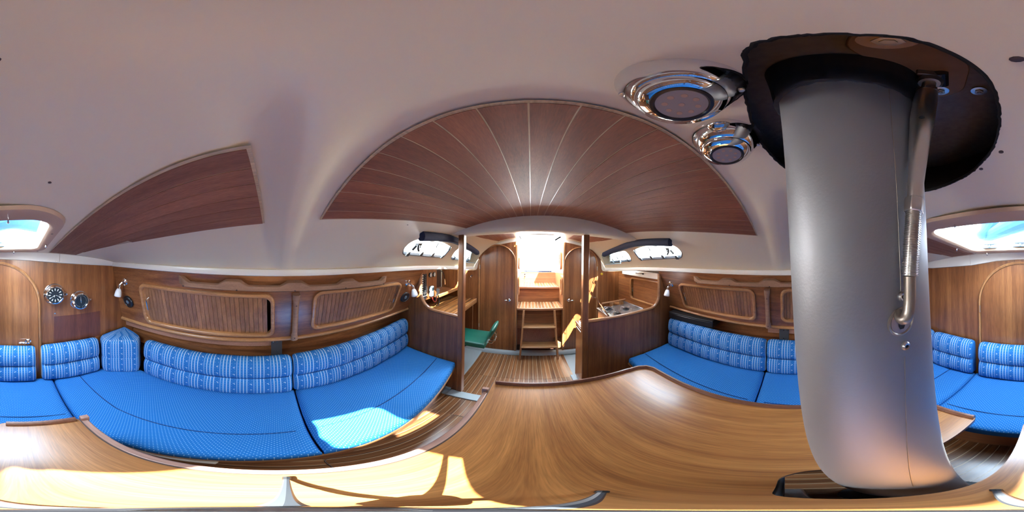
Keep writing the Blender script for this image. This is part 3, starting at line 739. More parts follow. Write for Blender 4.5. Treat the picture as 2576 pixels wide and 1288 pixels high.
TR=[(-.850,.045,.215,.86),(.232,.960,.228,.880)]
Lk=locker(-1,TL,'long left-hand locker with two tambour doors of upright teak slats',None,{True:-1,False:1,'gap':1})
Rk=locker(1,TR,'long right-hand locker with two tambour doors, partly behind the mast',None,{True:-1,False:1})
# dark slot at the end of the slightly open door
def grabrail(s,y0,y1,label):
    t=thing('grab_rail',label,'handrail',tuple(face(s,(y0+y1)/2,.12)),'wavy grab rails'); n=64; top=[];rows=[]
    L=y1-y0; foot=.30*L/1.27*1.0; K=4
    for i in range(n+1):
        y=lerp(y0,y1,i/n); ph=(i/n)*K; f=abs(ph-round(ph)); k=1-sm((f-.10)/.16)   # foot at each quarter
        off=.034; lo=.150; hi=.092-.052*k; dep=.0 if k>.5 else .0
        b0=.020*(1-k)
        e=sm(min(i,n-i)/2.5)
        rows.append([face(s,y,hi,off-.017+.0*k-(.014*k)),face(s,y,hi,off*e+.004),face(s,y,lo-.012,off*e+.010),face(s,y,lo,off*e+.004),face(s,y,lo,off*.55*(1-k)+.0005*k),face(s,y,(hi+lo)/2,(off-.018)*(1-k)+.0005*k)])
    m=MB().grid(rows,closeu=True); C=6; m.f+=[tuple(range(C)),tuple(n*C+C-1-k for k in range(C))]; m.build('rail','grab',t,smooth=45)
    for q in range(K+1):
        y=lerp(y0+.045,y1-.045,q/K); p=face(s,y,.136,.043)
        MB().lathe([(.0045,0),(.0045,.0015)],p,(-s,0,-.2),10).build('screw_hole','brown',t)
grabrail(-1,-.535,.745,'wavy teak grab rail along the top of the left locker')
grabrail(1,-.52,.755,'wavy teak grab rail along the top of the right locker')
def vhandle(s,y,label):
    t=thing('upright_handrail',label,'handrail',tuple(face(s,y,.55)),'upright handrails'); rows=[]; n=22
    for i in range(n+1):
        q=i/n; v=lerp(.215,.985,q); k=1-sm((min(q,1-q)-.07)/.10); w_=.016+.004*k
        rows.append([face(s,y-w_,v,.0 if k>.6 else .012*(1-k)+.004),face(s,y-w_,v,.028),face(s,y-w_*.5,v,.036),face(s,y+w_*.5,v,.036),face(s,y+w_,v,.028),face(s,y+w_,v,.0 if k>.6 else .012*(1-k)+.004)])
    m=MB().grid(rows,closeu=True); C=6; m.f+=[tuple(range(C)),tuple(n*C+C-1-k for k in range(C))]; m.build('grip','grab',t,smooth=50)
    for v in (.36,.93):
        p=face(s,y,v,.036); MB().lathe([(.0045,0),(.0045,.0015)],p,(-s,0,-.2),10).build('screw_hole','brown',t)
vhandle(-1,.118,'upright teak grab handle between the left locker doors'); vhandle(1,.140,'upright teak grab handle between the right locker doors')
# recessed boards below lockers, hull backing behind the backrests
for s in (-1,1):
    rows=[[(CL+s*(q3(y,BX)+.03),y,.862),(CL+s*(q3(y,BX)+.035),y,.79),(CL+s*(q3(y,BX)+.045),y,.785)] for y in [lerp(-1.11,-.02 if s<0 else .15,i/14) for i in range(15)]]
    MB().grid(rows).build('trim_%d'%(16 if s<0 else 17),'pink',kind='structure',fix=False)
    rows=[[(CL+s*(q3(y,BX)+.13),y,.875),(CL+s*(q3(y,BX)+.10),y,.60),(CL+s*(q3(y,BX)+.05),y,.31)] for y in [lerp(-1.11,1.19,i/24) for i in range(25)]]
    MB().grid(rows).build('wall_%s_panel'%('left' if s<0 else 'right'),'woody',kind='structure',fix=False,smooth=60)
    rows=[[(CL+s*(q3(y,BX)-.02),y,.70),(CL+s*(q3(y,BX)+.12),y,.705)] for y in [lerp(-1.11,1.19,i/24) for i in range(25)]]
    MB().grid(rows).build('trim_%d'%(18 if s<0 else 19),'woody',kind='structure',fix=False)
def bracket(s,y,w_,label):
    t=thing('steel_bracket',label,'bracket',(CL+s*(q3(y,BX)+.02),y,.70)); X=CL+s*(q3(y,BX)+.018)
    MB().bb(X,X+s*.006,y-w_/2,y+w_/2,.70,.862).build('plate','bracket',t,bevel=.002)
    for dy,dz in ((-.3,.83),(.05,.83),(.05,.75)): MB().lathe([(.0035,0),(.0035,.002)],(X,y+dy*w_,dz),(-s,0,0),8).build('screw','chrome',t)
bracket(-1,.012,.068,'dark steel strap bracket under the middle of the left locker')
bracket(1,.02,.075,'grey steel strap bracket under the right locker near the mast')
# ------------------------------------------------------------------ half bulkheads, posts, chart table and galley
BY0,BY1=1.188,1.206
def half_bulk(nm,s,post_x,z0,xc,r,ztop,trimname):
    # outline in x,z : from post to hull, cut-out with a swept corner
    out=[(post_x,0.0),(post_x,z0)]; crv=[(post_x,z0)]
    x1=xc-s*r if True else 0
    for k in range(11):
        a=PI/2*k/10; crv.append((x1+s*r*math.sin(a),z0+.012+r-r*math.cos(a)))
    crv.append((xc,ztop)); pts=[(post_x,0)]+crv+[(CL+s*1.42,ztop),(CL+s*1.42,0)]
    MB().prism([(x,BY0,z) for x,z in pts],(0,BY1-BY0,0)).build(nm,'woodz',kind='structure',smooth=0)
    path=[]
    for i,(x,z) in enumerate(crv): path.append((x,(BY0+BY1)/2,z))
    MB().tube(path,.016,8,up=(0,1,0)).build(trimname,'trimx',kind='structure')
half_bulk('wall_chart_table',-1,-.54,.905,-.955,.17,1.30,'trim_20')
half_bulk('wall_galley',1,.42,.893,1.205,.13,1.262,'trim_21')
def post(x,label):
    MB().bb(x-.024,x+.024,1.168,1.222,.0,1.60).build('support_post','trimz' if False else 'woodz',None,bevel=.006,label=label,cat='post',group='cabin posts')
post(-.534,'tall square mahogany post beside the chart table bulkhead'); post(.418,'tall square mahogany post at the corner of the galley')
# chart table
ct=thing('chart_table','striped wood chart table desk behind the left half bulkhead','desk',(-1.0,1.65,.80))
MB().bb(-1.27,-.715,1.21,2.09,.800,.826).build('desktop','desk',ct,bevel=.003)
MB().bb(-.722,-.708,1.21,2.09,.775,.832).build('front_edge','trim',ct,bevel=.004)
MB().bb(-1.27,-.76,2.06,2.09,.02,.80).build('side_panel','woodz',ct)
MB().bb(-1.27,-.97,1.215,2.09,.02,.799).build('foot_panel','woodz',ct)
cs=thing('wall_shelf','dark wood shelf with a raised lip above the chart table','shelf',(-1.1,1.82,.93))
MB().bb(-1.29,-1.0,1.54,2.09,.935,.947).build('shelf_board','woody',cs); MB().bb(-1.006,-.992,1.53,2.09,.925,.965).build('lip','trim',cs,bevel=.004)
MB().bb(-1.31,-1.29,1.21,2.095,.8,1.30).build('back_panel','dark',cs)
MB().hexa([(-1.0,2.085,.83),(-1.0,2.095,.83),(-.93,2.095,.83),(-.93,2.085,.83)],[(-1.0,2.085,1.27),(-1.0,2.095,1.27),(-.985,2.095,1.27),(-.985,2.085,1.27)]).build('end_gusset','trimz',cs)
ip=thing('instrument_panel','mahogany switch panel with two round gauges over the chart table','panel',(-1.0,1.37,1.1))
MB().bb(-1.004,-.990,1.222,1.53,.955,1.29).build('panel_board','woodz',ip,bevel=.003)
MB().bb(-.992,-.986,1.235,1.335,.97,1.235).build('switch_plate','blackp',ip)
for r_ in range(10):
    for c_ in range(2): MB().bb(-.987,-.978,1.25+c_*.045,1.268+c_*.045,1.215-r_*.023,1.226-r_*.023).build('switch','frame' if c_ else 'dialw',ip,bevel=.001)
for y in (1.40,1.468):
    g=MB().lathe([(.026,0),(.028,.008),(.024,.012)],(-.990,y,1.215),(1,0,0),20).build('gauge','blackp',ip); MB().lathe([(.021,0),(.0205,.001)],(-.978,y,1.215),(1,0,0),18).build('gauge_face','lens',g)
MB().tube([(-.985,1.25,1.05),(-.965,1.25,1.05),(-.96,1.30,1.05),(-.96,1.30,1.015),(-.965,1.25,1.012),(-.985,1.25,1.012)],.004,6).build('wire_clip','aluw',ip)
vh=thing('radio_handset','grey-blue radio handset clipped to the switch panel','radio',(-.96,1.40,1.02))
MB().bb(-.988,-.95,1.375,1.42,.985,1.10).build('body','bluegrey',vh,bevel=.008); MB().bb(-.951,-.948,1.382,1.412,1.055,1.085).build('screen','dial',vh)
MB().tube([(-.96,1.40,.985),(-.955,1.41,.94),(-.95,1.44,.915),(-.955,1.48,.93),(-.965,1.47,.97)],.004,6).build('red_cord','red',vh)
MB().tube([(-.965,1.50,1.0),(-.955,1.52,.95),(-.95,1.525,.90),(-.945,1.50,.862),(-.95,1.46,.87),(-.955,1.455,.92),(-.96,1.48,.99)],.0065,8,closed=True).build('cord_loop','blackp',vh)
gl=thing('reading_lamp','slim gooseneck reading lamp with silver tip beside the switch panel','lamp',(-1.0,1.535,1.26))
MB().tube([(-1.0,1.535,1.255),(-.975,1.56,1.258),(-.955,1.60,1.235),(-.95,1.625,1.19),(-.95,1.63,1.15)],.004,8).build('gooseneck','blackp',gl)
MB().tube([(-.95,1.63,1.15),(-.95,1.632,1.10),(-.95,1.634,1.085)],.01,10,rs=[.007,.010,.013]).build('lamp_head','chrome',gl)
MB().bb(-1.10,-1.03,1.56,1.66,.948,1.02).build('gps_unit','bluegrey',None,bevel=.008,label='small grey-blue electronic unit sitting on the chart table shelf',cat='instrument')
# hook on the bulkhead behind the post
hk=thing('coat_hook','small chrome double hook on the veneer right of the left post','hook',(-.80,2.09,1.13))
m=MB().lathe([(.014,0),(.012,-.006)],(-.79,2.10,1.15),(0,1,0),12); m.tube([(-.79,2.095,1.15),(-.79,2.06,1.148),(-.765,2.05,1.152),(-.755,2.05,1.16)],.004,6); m.tube([(-.79,2.095,1.14),(-.79,2.07,1.125),(-.79,2.06,1.14)],.004,6); m.build('hook','chrome',hk)
# navigator's seat
ns=thing('navigator_seat','dark green padded swing-out seat with a small backrest','seat',(-.53,1.60,.0))
rows=[]
S=nu(8)
def pad(x0,x1,y0,y1,zb,zt,par,name,R=.02,seams=()):
    g=[]
    for v in nu(8):
        row=[]
        for u in nu(8):
            e=min(u*(x1-x0),(1-u)*(x1-x0),v*(y1-y0),(1-v)*(y1-y0)); dz=0 if e>=R else R-math.sqrt(max(0,R*R-(R-e)**2))
            z=zt-dz+.008*math.sin(PI*u)*math.sin(PI*v)-(.005*max([0]+[1-abs(v-q)/.04 for q in seams]))
            row.append((lerp(x0,x1,u),lerp(y0,y1,v),z))
        g.append(row)
    m=MB().grid(g); C=18; n=len(g); C=len(g[0])
    per=[(0,j) for j in range(C)]+[(i,C-1) for i in range(1,n)]+[(n-1,j) for j in range(C-2,-1,-1)]+[(i,0) for i in range(n-2,0,-1)]
    idx=[i*C+j for i,j in per]; b0=len(m.v)
    for i in idx: x,y,_=m.v[i]; m.v.append((x,y,zb))
    for k in range(len(idx)): k2=(k+1)%len(idx); m.f.append((idx[k],idx[k2],b0+k2,b0+k))
    m.f.append(tuple(b0+k for k in range(len(idx)))); return m.build(name,'green',par,smooth=60)
pad(-.77,-.415,1.46,1.80,.452,.505,ns,'seat_pad',seams=(.33,.62))
m=MB(); rows=[]
for k in range(13):
    q=k/12; z=.53+.155*q; hw=.15*math.sqrt(max(.02,1-(2*q-1)**4)); t_=.028*math.sqrt(max(.03,1-(2*q-1)**4)); lean=.055*q
    rows.append([(-.400+lean+t_*math.cos(a),1.655+hw*math.sin(a),z) for a in [2*PI*j/16 for j in range(16)]])
m.grid(rows,closeu=True); m.f+=[tuple(range(16)),tuple(12*16+15-k for k in range(16))]; m.build('backrest_pad','green',ns,smooth=60)
for dy in (-.03,.03): MB().tube([(-.37,1.655+dy,.60),(-.345,1.655+dy,.56),(-.35,1.655+dy,.47),(-.38,1.655+dy,.435),(-.45,1.655+dy,.445)],.006,8).build('back_tube','chrome',ns)
MB().tube([(-.56,1.62,.45),(-.66,1.58,.38),(-.80,1.54,.29),(-.93,1.52,.24)],.022,8,flat=.6).build('swing_arm','navy',ns)
MB().bb(-.975,-.93,1.46,1.58,.16,.32).build('wall_plate','navy',ns,bevel=.004)
# galley
gc=thing('galley_counter','mahogany galley cabinet unit with rounded wooden edge and steel sink','cabinet',(.7,1.38,0))
MB().bb(.443,.452,1.226,1.52,.05,.745).build('end_panel','woodz',gc,bevel=.003)
MB().bb(.452,.74,1.226,1.52,.05,.745).build('cabinet_body','woodz',gc)
MB().bb(.436,.75,1.226,1.53,.745,.775).build('worktop','trimx',gc,bevel=.010,seg=3)
MB().bb(.47,.70,1.24,1.49,.7755,.7775).build('sink_rim','steel',gc,bevel=.001)
MB().bb(.462,.468,1.235,1.49,.760,.790).build('steel_fiddle','aluw',gc,bevel=.002); MB().bb(.425,.432,1.235,1.46,.725,.742).build('steel_rub_rail','aluw',gc,bevel=.002)
MB().tube([(.50,1.33,.78),(.50,1.33,.80),(.52,1.33,.80)],.005,8).build('tap','chrome',gc)
MB().bb(.452,.75,1.222,1.50,.0,.05).build('toe_kick','grey',gc)
MB().bb(.405,.44,1.20,1.55,-.004,.012).build('grey_footing','grey',gc,bevel=.003)
g2=thing('galley_counter','low mahogany galley side counter below the sliding-door locker','cabinet',(1.3,1.65,0))
MB().bb(1.16,1.40,1.21,2.09,.02,.74).build('cabinet_body','woodz',g2); MB().bb(1.155,1.40,1.21,2.09,.74,.765).build('worktop','trim',g2,bevel=.004)
st=thing('gimbal_stove','stainless gimballed stove with burners and pan supports','stove',(.93,1.56,0))
MB().bb(.77,1.13,1.37,1.74,.42,.80).build('oven_body','steel',st,bevel=.006)
MB().bb(.755,1.145,1.355,1.755,.800,.812).build('hob_top','steel',st,bevel=.003)
MB().bb(1.128,1.140,1.36,1.75,.81,.86).build('back_guard','steel',st,bevel=.002)
for (x,y) in ((.87,1.46),(.87,1.65),(1.04,1.56)):
    MB().lathe([(.040,0),(.040,.006),(.022,.008),(.022,.018),(.004,.020)],(x,y,.812),(0,0,1),18).build('burner','blackp',st)
    for a in range(4):
        an=a*PI/2+.4; MB().tube([(x+.02*math.cos(an),y+.02*math.sin(an),.834),(x+.07*math.cos(an),y+.07*math.sin(an),.834),(x+.072*math.cos(an),y+.072*math.sin(an),.814)],.003,5).build('pan_support','chrome',st)
for x in (.84,.92,1.0): MB().lathe([(.014,0),(.012,.02)],(.77,x+.56,.74),(-1,0,0),12).build('knob','blackp',st)
MB().tube([(.90,2.085,.845),(.885,2.04,.845),(.745,1.46,.835),(.735,1.40,.83)],.008,8).build('crash_bar','chrome',None,label='polished steel crash bar running in front of the galley stove',cat='rail')
fr=thing('galley_fiddle','wooden fiddle rack with a long top rail behind the stove','rack',(1.0,1.80,.73))
MB().tube([(.85,1.80,.845),(1.19,1.80,.860)],.012,8).build('top_rail','trimx',fr)
for x in (.98,1.12): MB().bb(x-.022,x+.022,1.79,1.81,.76,.845).build('upright','trimz',fr,bevel=.003)
MB().bb(.84,1.16,1.80,1.815,.62,.80).build('back_board','woodx',fr)
# galley hull-side locker and drawer front
gk=thing('galley_locker','mahogany galley locker with a rounded sliding door and small handle','locker',(1.26,1.65,.84))
sheet([(1.21,.80),(2.09,.80),(2.09,1.20),(1.21,1.20)],[rrect(1.50,1.02,.52,.26,.04)],lambda y,z:(1.255,y,z),.1,'face_panel','woody',gk,smooth=0)
I1=rrect(1.50,1.02,.52,.26,.04); I0=rrect(1.50,1.02,.55,.29,.05)
MB().grid([[(1.255,y,z) for y,z in I0],[(1.243,y,z) for y,z in I0],[(1.240,lerp(y,y2,.5),lerp(z,z2,.5)) for (y,z),(y2,z2) in zip(I0,I1)],[(1.244,y,z) for y,z in I1],[(1.27,y,z) for y,z in I1]],closeu=True).build('door_frame','trim',gk,smooth=60)
for a,b,x in ((1.24,1.49,1.262),(1.475,1.735,1.268)): MB().bb(x,x+.004,a,b,.885,1.155).build('sliding_door','woody',gk)
MB().tube([(1.262,1.715,1.03),(1.245,1.715,1.03),(1.245,1.715,.985),(1.262,1.715,.985)],.003,6).build('door_handle','chrome',gk)
MB().bb(1.256,1.29,1.21,2.09,.79,.81).build('lower_edge','trim',gk)
wp=thing('white_cupboard_front','white moulded cupboard front with a slim black-tipped catch','cupboard',(1.24,1.6,1.2))
MB().bb(1.215,1.235,1.215,1.93,1.195,1.262).build('front_panel','rail',wp,bevel=.006); MB().tube([(1.212,1.47,1.238),(1.206,1.49,1.24),(1.206,1.60,1.238)],.005,8).build('catch','chrome',wp); MB().tube([(1.206,1.47,1.238),(1.204,1.455,1.238)],.009,8).build('catch_tip','blackp',wp)
MB().lathe([(.018,0),(.017,-.012),(.008,-.016)],(.98,2.10,1.188),(0,1,0),16).build('yellow_button','yellow',None,label='round yellow button on the bulkhead beside the right arched door',cat='button')
# black box on the shelf, right aft
bx=thing('storage_case','black plastic case lying on the shelf behind the right backrest','case',(1.32,.92,.77))
MB().bb(1.28,1.46,.62,1.12,.775,.835).build('case_body','blackp',bx,bevel=.008); MB().bb(1.275,1.46,.62,1.12,.835,.85).build('case_lid','black',bx,bevel=.005)

# ------------------------------------------------------------------ companionway and steps
cw=D.objects.new('companionway_recess',None); COL.objects.link(cw); cw['kind']='structure'; cw.location=(.13,2.4,.5)
for x0,x1 in ((-.21,-.172),(.432,.47)):
    MB().bb(x0,x1,YA+.005,2.84,.05,1.74).build('side_lining','trimz',cw)
MB().bb(-.172,.432,2.80,2.84,.9,1.145).build('bridge_deck_riser','trimx',cw)
MB().bb(-.172,.432,2.402,2.42,.73,.945).build('riser','woodx',cw)
MB().bb(-.172,.432,2.20,2.22,.38,.735).build('riser','woodx',cw)
MB().bb(-.172,.432,2.28,2.31,.0,.40).build('engine_box_front','pink',cw)
MB().bb(-.172,.432,2.105,2.31,.0,.05).build('recess_sole','dark',cw)
MB().bb(.34,.432,2.11,2.29,.05,.18).build('side_box','step',cw,bevel=.004)
# ceiling of the recess sides (sliding hatch rails)
for x in (-.19,.45): MB().bb(x-.025,x+.025,1.90,2.9,1.69,1.78).build('hatch_slide','outw',cw)
MB().bb(-.19,.45,1.895,1.92,1.68,1.76).build('hatch_front_edge','outw',cw)
def tread(name,x0,x1,y0,y1,z,label):
    t=thing(name,label,'step',((x0+x1)/2,(y0+y1)/2,z-.02)); n=13; p=(x1-x0)/n
    MB().bb(x0,x1,y0,y1,z-.022,z-.003).build('tread_board','holly',t)
    MB().bb(x0,x1,y0-.008,y0+.018,z-.028,z+.001).build('nosing','trimx',t,bevel=.004)
    for i in range(n): MB().bb(x0+i*p+.0035,x0+(i+1)*p-.0035,y0+.022,y1,z-.006,z).build('slat','plank',t,smooth=0)
tread('companion_step',-.165,.425,2.065,2.392,.742,'wide lower companionway step with inlaid slats above the ladder')
tread('companion_step',-.165,.425,2.395,2.80,.970,'upper companionway step with inlaid slats below the open entrance')
ld=thing('companion_ladder','wooden ladder with two treads leading up to the companionway','ladder',(.115,2.0,0))
for x in (-.098,.335):
    sx=1 if x>.1 else -1
    MB().hexa([(x-.012+sx*.012,1.925,0),(x+.012+sx*.012,1.925,0),(x+.012+sx*.012,1.985,0),(x-.012+sx*.012,1.985,0)],[(x-.012-sx*.022,2.05,.716),(x+.012-sx*.022,2.05,.716),(x+.012-sx*.022,2.115,.716),(x-.012-sx*.022,2.115,.716)]).build('stringer','trimz',ld,bevel=.003)
for z,y0,y1,x0,x1 in ((.494,1.995,2.15,-.088,.325),(.215,1.935,2.095,-.10,.337)):
    MB().bb(x0,x1,y0,y1,z-.022,z).build('tread','step',ld,bevel=.007,seg=3)
# curved grab handles each side of the entrance
def side_grip(x,s,z0,z1,y0,label,par_y=2.10):
    t=thing('entrance_grab_handle',label,'handle',(x,y0,(z0+z1)/2),'entrance grab handles')
    out=rrect(y0,(z0+z1)/2,.15,z1-z0,.06); inn=rrect(y0-.015,(z0+z1)/2,.075,z1-z0-.10,.035)
    m=MB(); X0,X1=x,x+s*.022
    m.grid([[(X0,y,z) for y,z in inn],[(X0,y,z) for y,z in out],[(X1,y,z) for y,z in out],[(X1,y,z) for y,z in inn],[(X0,y,z) for y,z in inn]],closeu=True)
    m.build('grip','trimz',t,smooth=50)
side_grip(-.171,1,.90,1.17,2.18,'wooden looped grab handle low on the left side of the entrance')
side_grip(.431,-1,.90,1.17,2.18,'wooden looped grab handle low on the right side of the entrance')
side_grip(-.171,1,1.24,1.52,2.30,'wooden looped grab handle high on the left side of the entrance')
side_grip(.431,-1,1.24,1.52,2.30,'wooden looped grab handle high on the right side of the entrance')
MB().bb(-.165,.425,2.795,2.845,1.14,1.155).build('trim_22','trimx',kind='structure',bevel=.005)
ws=thing('washboard_sill','dark blue sill strip with three screws at the foot of the open entrance','sill',(.13,2.83,1.16))
MB().bb(-.11,.37,2.81,2.835,1.156,1.178).build('strip','navy',ws,bevel=.002)
for x in (-.07,.13,.33): MB().lathe([(.004,0),(.004,.002)],(x,2.809,1.167),(0,-1,0),8).build('screw','chrome',ws)
lk=thing('hasp_latch','small chrome latch and key below the entrance sill','latch',(-.09,2.79,1.1))
m=MB().lathe([(.010,0),(.010,.006)],(-.095,2.80,1.115),(0,-1,0),10); m.lathe([(.010,0),(.010,.006)],(-.095,2.80,1.075),(0,-1,0),10); m.tube([(-.095,2.79,1.075),(-.10,2.785,1.045)],.003,6); m.build('latch','chrome',lk)
# cockpit outside
MB().bb(CL-1.6,CL+1.6,2.85,5.2,.98,1.12).build('cockpit_sole','outw',kind='structure')
MB().bb(CL-1.6,CL-.45,2.85,5.0,1.12,1.42).build('cockpit_seat_left','outw',kind='structure',bevel=.03)
MB().bb(CL+.45,CL+1.6,2.85,5.0,1.12,1.42).build('cockpit_seat_right','outw',kind='structure',bevel=.03)
MB().bb(CL-.5,CL+.5,4.4,4.5,1.12,1.55).build('cockpit_end','outw',kind='structure',bevel=.03)
MB().bb(CL-.75,-.20,2.80,2.85,-.02,1.60).build('wall_cockpit_left','outw',kind='structure'); MB().bb(.46,CL+.75,2.80,2.85,-.02,1.60).build('wall_cockpit_right','outw',kind='structure')
MB().bb(CL-1.5,CL+1.5,2.80,2.85,-.02,.91).build('wall_cockpit_lower','dark',kind='structure')
MB().bb(CL-.60,-.165,2.12,2.85,1.70,1.73).build('deck_aft_left','outw',kind='structure'); MB().bb(.425,CL+.60,2.12,2.85,1.70,1.73).build('deck_aft_right','outw',kind='structure')
cp=thing('cockpit_compass','pale ring-shaped compass seen outside through the entrance','compass',(.05,4.38,1.5))
MB().lathe([(.06,0),(.075,-.02),(.075,-.05),(.05,-.06)],(.05,4.40,1.52),(0,1,0),20).build('ring','bluegrey',cp)

# ------------------------------------------------------------------ windows
wl=['long rounded window in the left cabin side','small aft window in the left cabin side behind the post','long rounded window in the right cabin side','small aft window in the right cabin side over the galley']
wi=0
for s in (-1,1):
    for i,W_ in enumerate((WIN1,WIN2)):
        wi+=1; w=wmir(W_,s); cx=sum(p[0] for p in w)/len(w); cy=sum(p[1] for p in w)/len(w)
        root=D.objects.new('window_%d'%wi,None); COL.objects.link(root); root['kind']='structure'; root.location=(cx,cy,Zc(cx,cy))
        sheet([(cx+(x-cx)*1.02,cy+(y-cy)*1.01) for x,y in w],[],lambda x,y:(x+s*.006,y,Zc(x,y)+.03),.2,'pane','glass',root,smooth=0)
        def sc(k,dz): return [(cx+(x-cx)*(1-k*2.2)+s*.003,cy+(y-cy)*(1-k),Zc(x,y)+dz) for x,y in w]
        MB().grid([sc(-.004,.0),sc(.0,-.003),sc(.030,-.001),sc(.036,.003),sc(.036,.022)],closeu=True).build('window_frame','frame',root,smooth=60)
        # toggle catches along the lower edge and hooks under the blind
        ylo,yhi=(.84,1.36) if i==0 else (1.53,1.86)
        xl=(lambda y:lerp(.957,.960,(y-.8)/.6)) if i==0 else (lambda y:lerp(.944,.895,(y-1.5)/.4))
        for k in range(4 if i==0 else 3):
            y=lerp(ylo+.02,yhi-.02,k/(3 if i==0 else 2)); X=CL+s*(xl(y)-.008); z=Zc(X,y)
            R=Matrix.Rotation(s*math.radians(45),3,'Y')
            MB().box((X-s*.006,y,z-.004),(.03,.030,.012),R).box((X-s*.018,y,z+.014),(.014,.018,.02),R).build('catch','frame',root,bevel=.002)
        for k in range(3):
            y=lerp(ylo+.05,yhi-.05,k/2); X=CL+s*(lerp(.835,.85,i)+.01); z=Zc(X,y)
            MB().tube([(X-s*.01,y,z-.004),(X+s*.006,y,z-.024),(X+s*.012,y+.004,z-.036)],.005,6).build('blind_hook','black',root)
    # rolled navy blind above both windows
    ra=[]; 
    bl_=thing('rolled_blind','rolled navy blind tied above the two %s windows'%('left' if s<0 else 'right'),'blind',(CL+s*.76,1.3,1.53),'rolled window blinds')
    path=[(CL+s*lerp(.725,.775,i/10),lerp(.75,1.90,i/10),Zc(CL+s*lerp(.725,.775,i/10),lerp(.75,1.90,i/10))-.024) for i in range(11)]
    MB().tube([Vector(p)+Vector((s*.016,0,-.018)) for p in path],.012,12).build('lower_fold','navy',bl_)
    MB().tube(path,.029,20,flat=.72).build('roll','navy',bl_)
    for k in (1,4,6,9):
        p=Vector(path[k])+Vector((-s*.013,0,-.014)); MB().lathe([(.004,0),(.004,.002)],p,(-s,0,-.7),8).build('snap','chrome',bl_)
    y=.85 if s<0 else .86
    k=thing('window_blower','small black latch lever at the forward end of the %s window'%('left' if s<0 else 'right'),'latch',(CL+s*.83,y,1.5)); X=CL+s*.845; z=Zc(X,y)
    MB().box((X-s*.01,y,z-.012),(.03,.03,.014)).tube([(X-s*.01,y,z-.015),(X+s*.01,y+.02,z-.04),(X+s*.02,y+.04,z-.055)],.008,6).tube([(X,y-.01,z-.02),(X+s*.02,y-.03,z-.05)],.009,6).build('lever','black',k)
for o in D.objects:
    if o.name.startswith('window_blower'): o.name=o.name.replace('window_blower','latch_lever')
# clear splash shield at the aft windows
for s in (-1,1):
    t=thing('clear_shield','clear rectangular plastic shield under the %s aft window'%('left' if s<0 else 'right'),'shield',(CL+s*.86,1.78,1.4))
    X=CL+s*.865
    MB().prism([(X,1.62,1.355),(X-s*.05,1.62,1.475),(X-s*.10,1.95,1.455),(X-s*.05,1.95,1.33)],(0.002,0,.001)).build('pane','glass',t,smooth=0)
    MB().tube([(X-s*.05,1.62,1.475),(X,1.62,1.355),(X-s*.05,1.95,1.33)],.003,6).build('rim','bluegrey',t)

# ------------------------------------------------------------------ mast, deck recess, turnbuckle
MC=lambda z:(.137,-.071+.05*(z-1.43)); MA,MBr=.050,.068
def mast_ring(z,k=1.,n=64): cx,cy=MC(z); return [(cx+MA*k*math.cos(2*PI*i/n),cy+MBr*k*math.sin(2*PI*i/n),z) for i in range(n)]
mt=thing('mast','thick brushed aluminium mast passing through the ceiling and the table slot','mast',(.137,-.14,0))
m=MB().grid([mast_ring(z) for z in [0,.3,.6,.9,1.2,1.5,1.8,2.6]],closeu=True); m.f+=[tuple(range(64)),tuple(7*64+63-k for k in range(64))]; m.build('mast_tube','alu',mt,smooth=60)
m=MB(); nn=64
rows=[]
for z,k in ((1.615,1.005),(1.617,1.07),(1.66,1.09),(1.705,1.12)):
    cx,cy=MC(z); rows.append([(cx+MA*k*math.cos(2*PI*i/nn),cy+MBr*k*math.sin(2*PI*i/nn),z+.0018*math.sin(i*2.3)*(z<1.62)) for i in range(nn)])
m.grid(rows,closeu=True).build('rubber_collar','black',mt,smooth=60)
def mhit(az):
    a=math.radians(az); d=(math.sin(a),math.cos(a)); return d
def msurf(az,z,off=0):
    """point on the mast surface facing the cabin middle at compass angle az seen from the origin"""
    cx,cy=MC(z); d=mhit(az); lo=0
    A=(d[0]/MA)**2+(d[1]/MBr)**2; B=-2*(d[0]*cx/MA**2+d[1]*cy/MBr**2); C=(cx/MA)**2+(cy/MBr)**2-1
    disc=max(0,B*B-4*A*C); t=(-B-math.sqrt(disc))/(2*A)-off; return Vector((d[0]*t,d[1]*t,z))
MB().tube([msurf(131.2,z,.0003) for z in (1.35,1.31,1.25,1.15,1.0,.85,.72)],.0004,5).build('seam','tarnish',mt)
MB().tube([msurf(a_,z,.0002) for a_,z in ((126.6,1.62),(127.6,1.54),(129.1,1.47),(129.9,1.42),(130.1,1.40))],.0003,5).build('seam','tarnish',mt)
def ringfit(az,z,r,mat='tarnish'):
    p=msurf(az,z); cx,cy=MC(z); n=Vector(((p.x-cx)/MA**2,(p.y-cy)/MBr**2,0)).normalized()
    g=MB().lathe([(r,-.001),(r,.0015),(r*.75,.0028),(r*.42,.0024),(r*.40,.0)],p,n,20,cap=False).build('rivet','aluw',mt); MB().lathe([(r*.42,.0),(r*.41,.0006)],p,n,14).build('rivet_hole','black',g)
ringfit(130.2,1.4025,.0038); ringfit(131.2,1.361,.0038)
p=msurf(130.1,1.383); cx,cy=MC(1.383); n_=Vector(((p.x-cx)/MA**2,(p.y-cy)/MBr**2,0)).normalized()
pt=MB().lathe([(.0115,-.002),(.0115,.0006),(.0102,.0012),(.0094,.0004)],p,n_,28,cap=False).build('oval_port','tarnish',mt)
MB().lathe([(.0094,-.001),(.0092,.0004)],p,n_,28).build('port_insert','aluw',pt)
u_=Vector((-n_.y,n_.x,0))
q=p+n_*.0006+Vector((0,0,-.0012)); MB().prism([tuple(q+u_*a+Vector((0,0,b))) for a,b in ((-.0026,.003),(.0026,.003),(.0026,-.002),(.0014,-.0045),(-.0014,-.0045),(-.0026,-.002))],tuple(n_*.0004)).build('port_slot','black',pt,smooth=0)
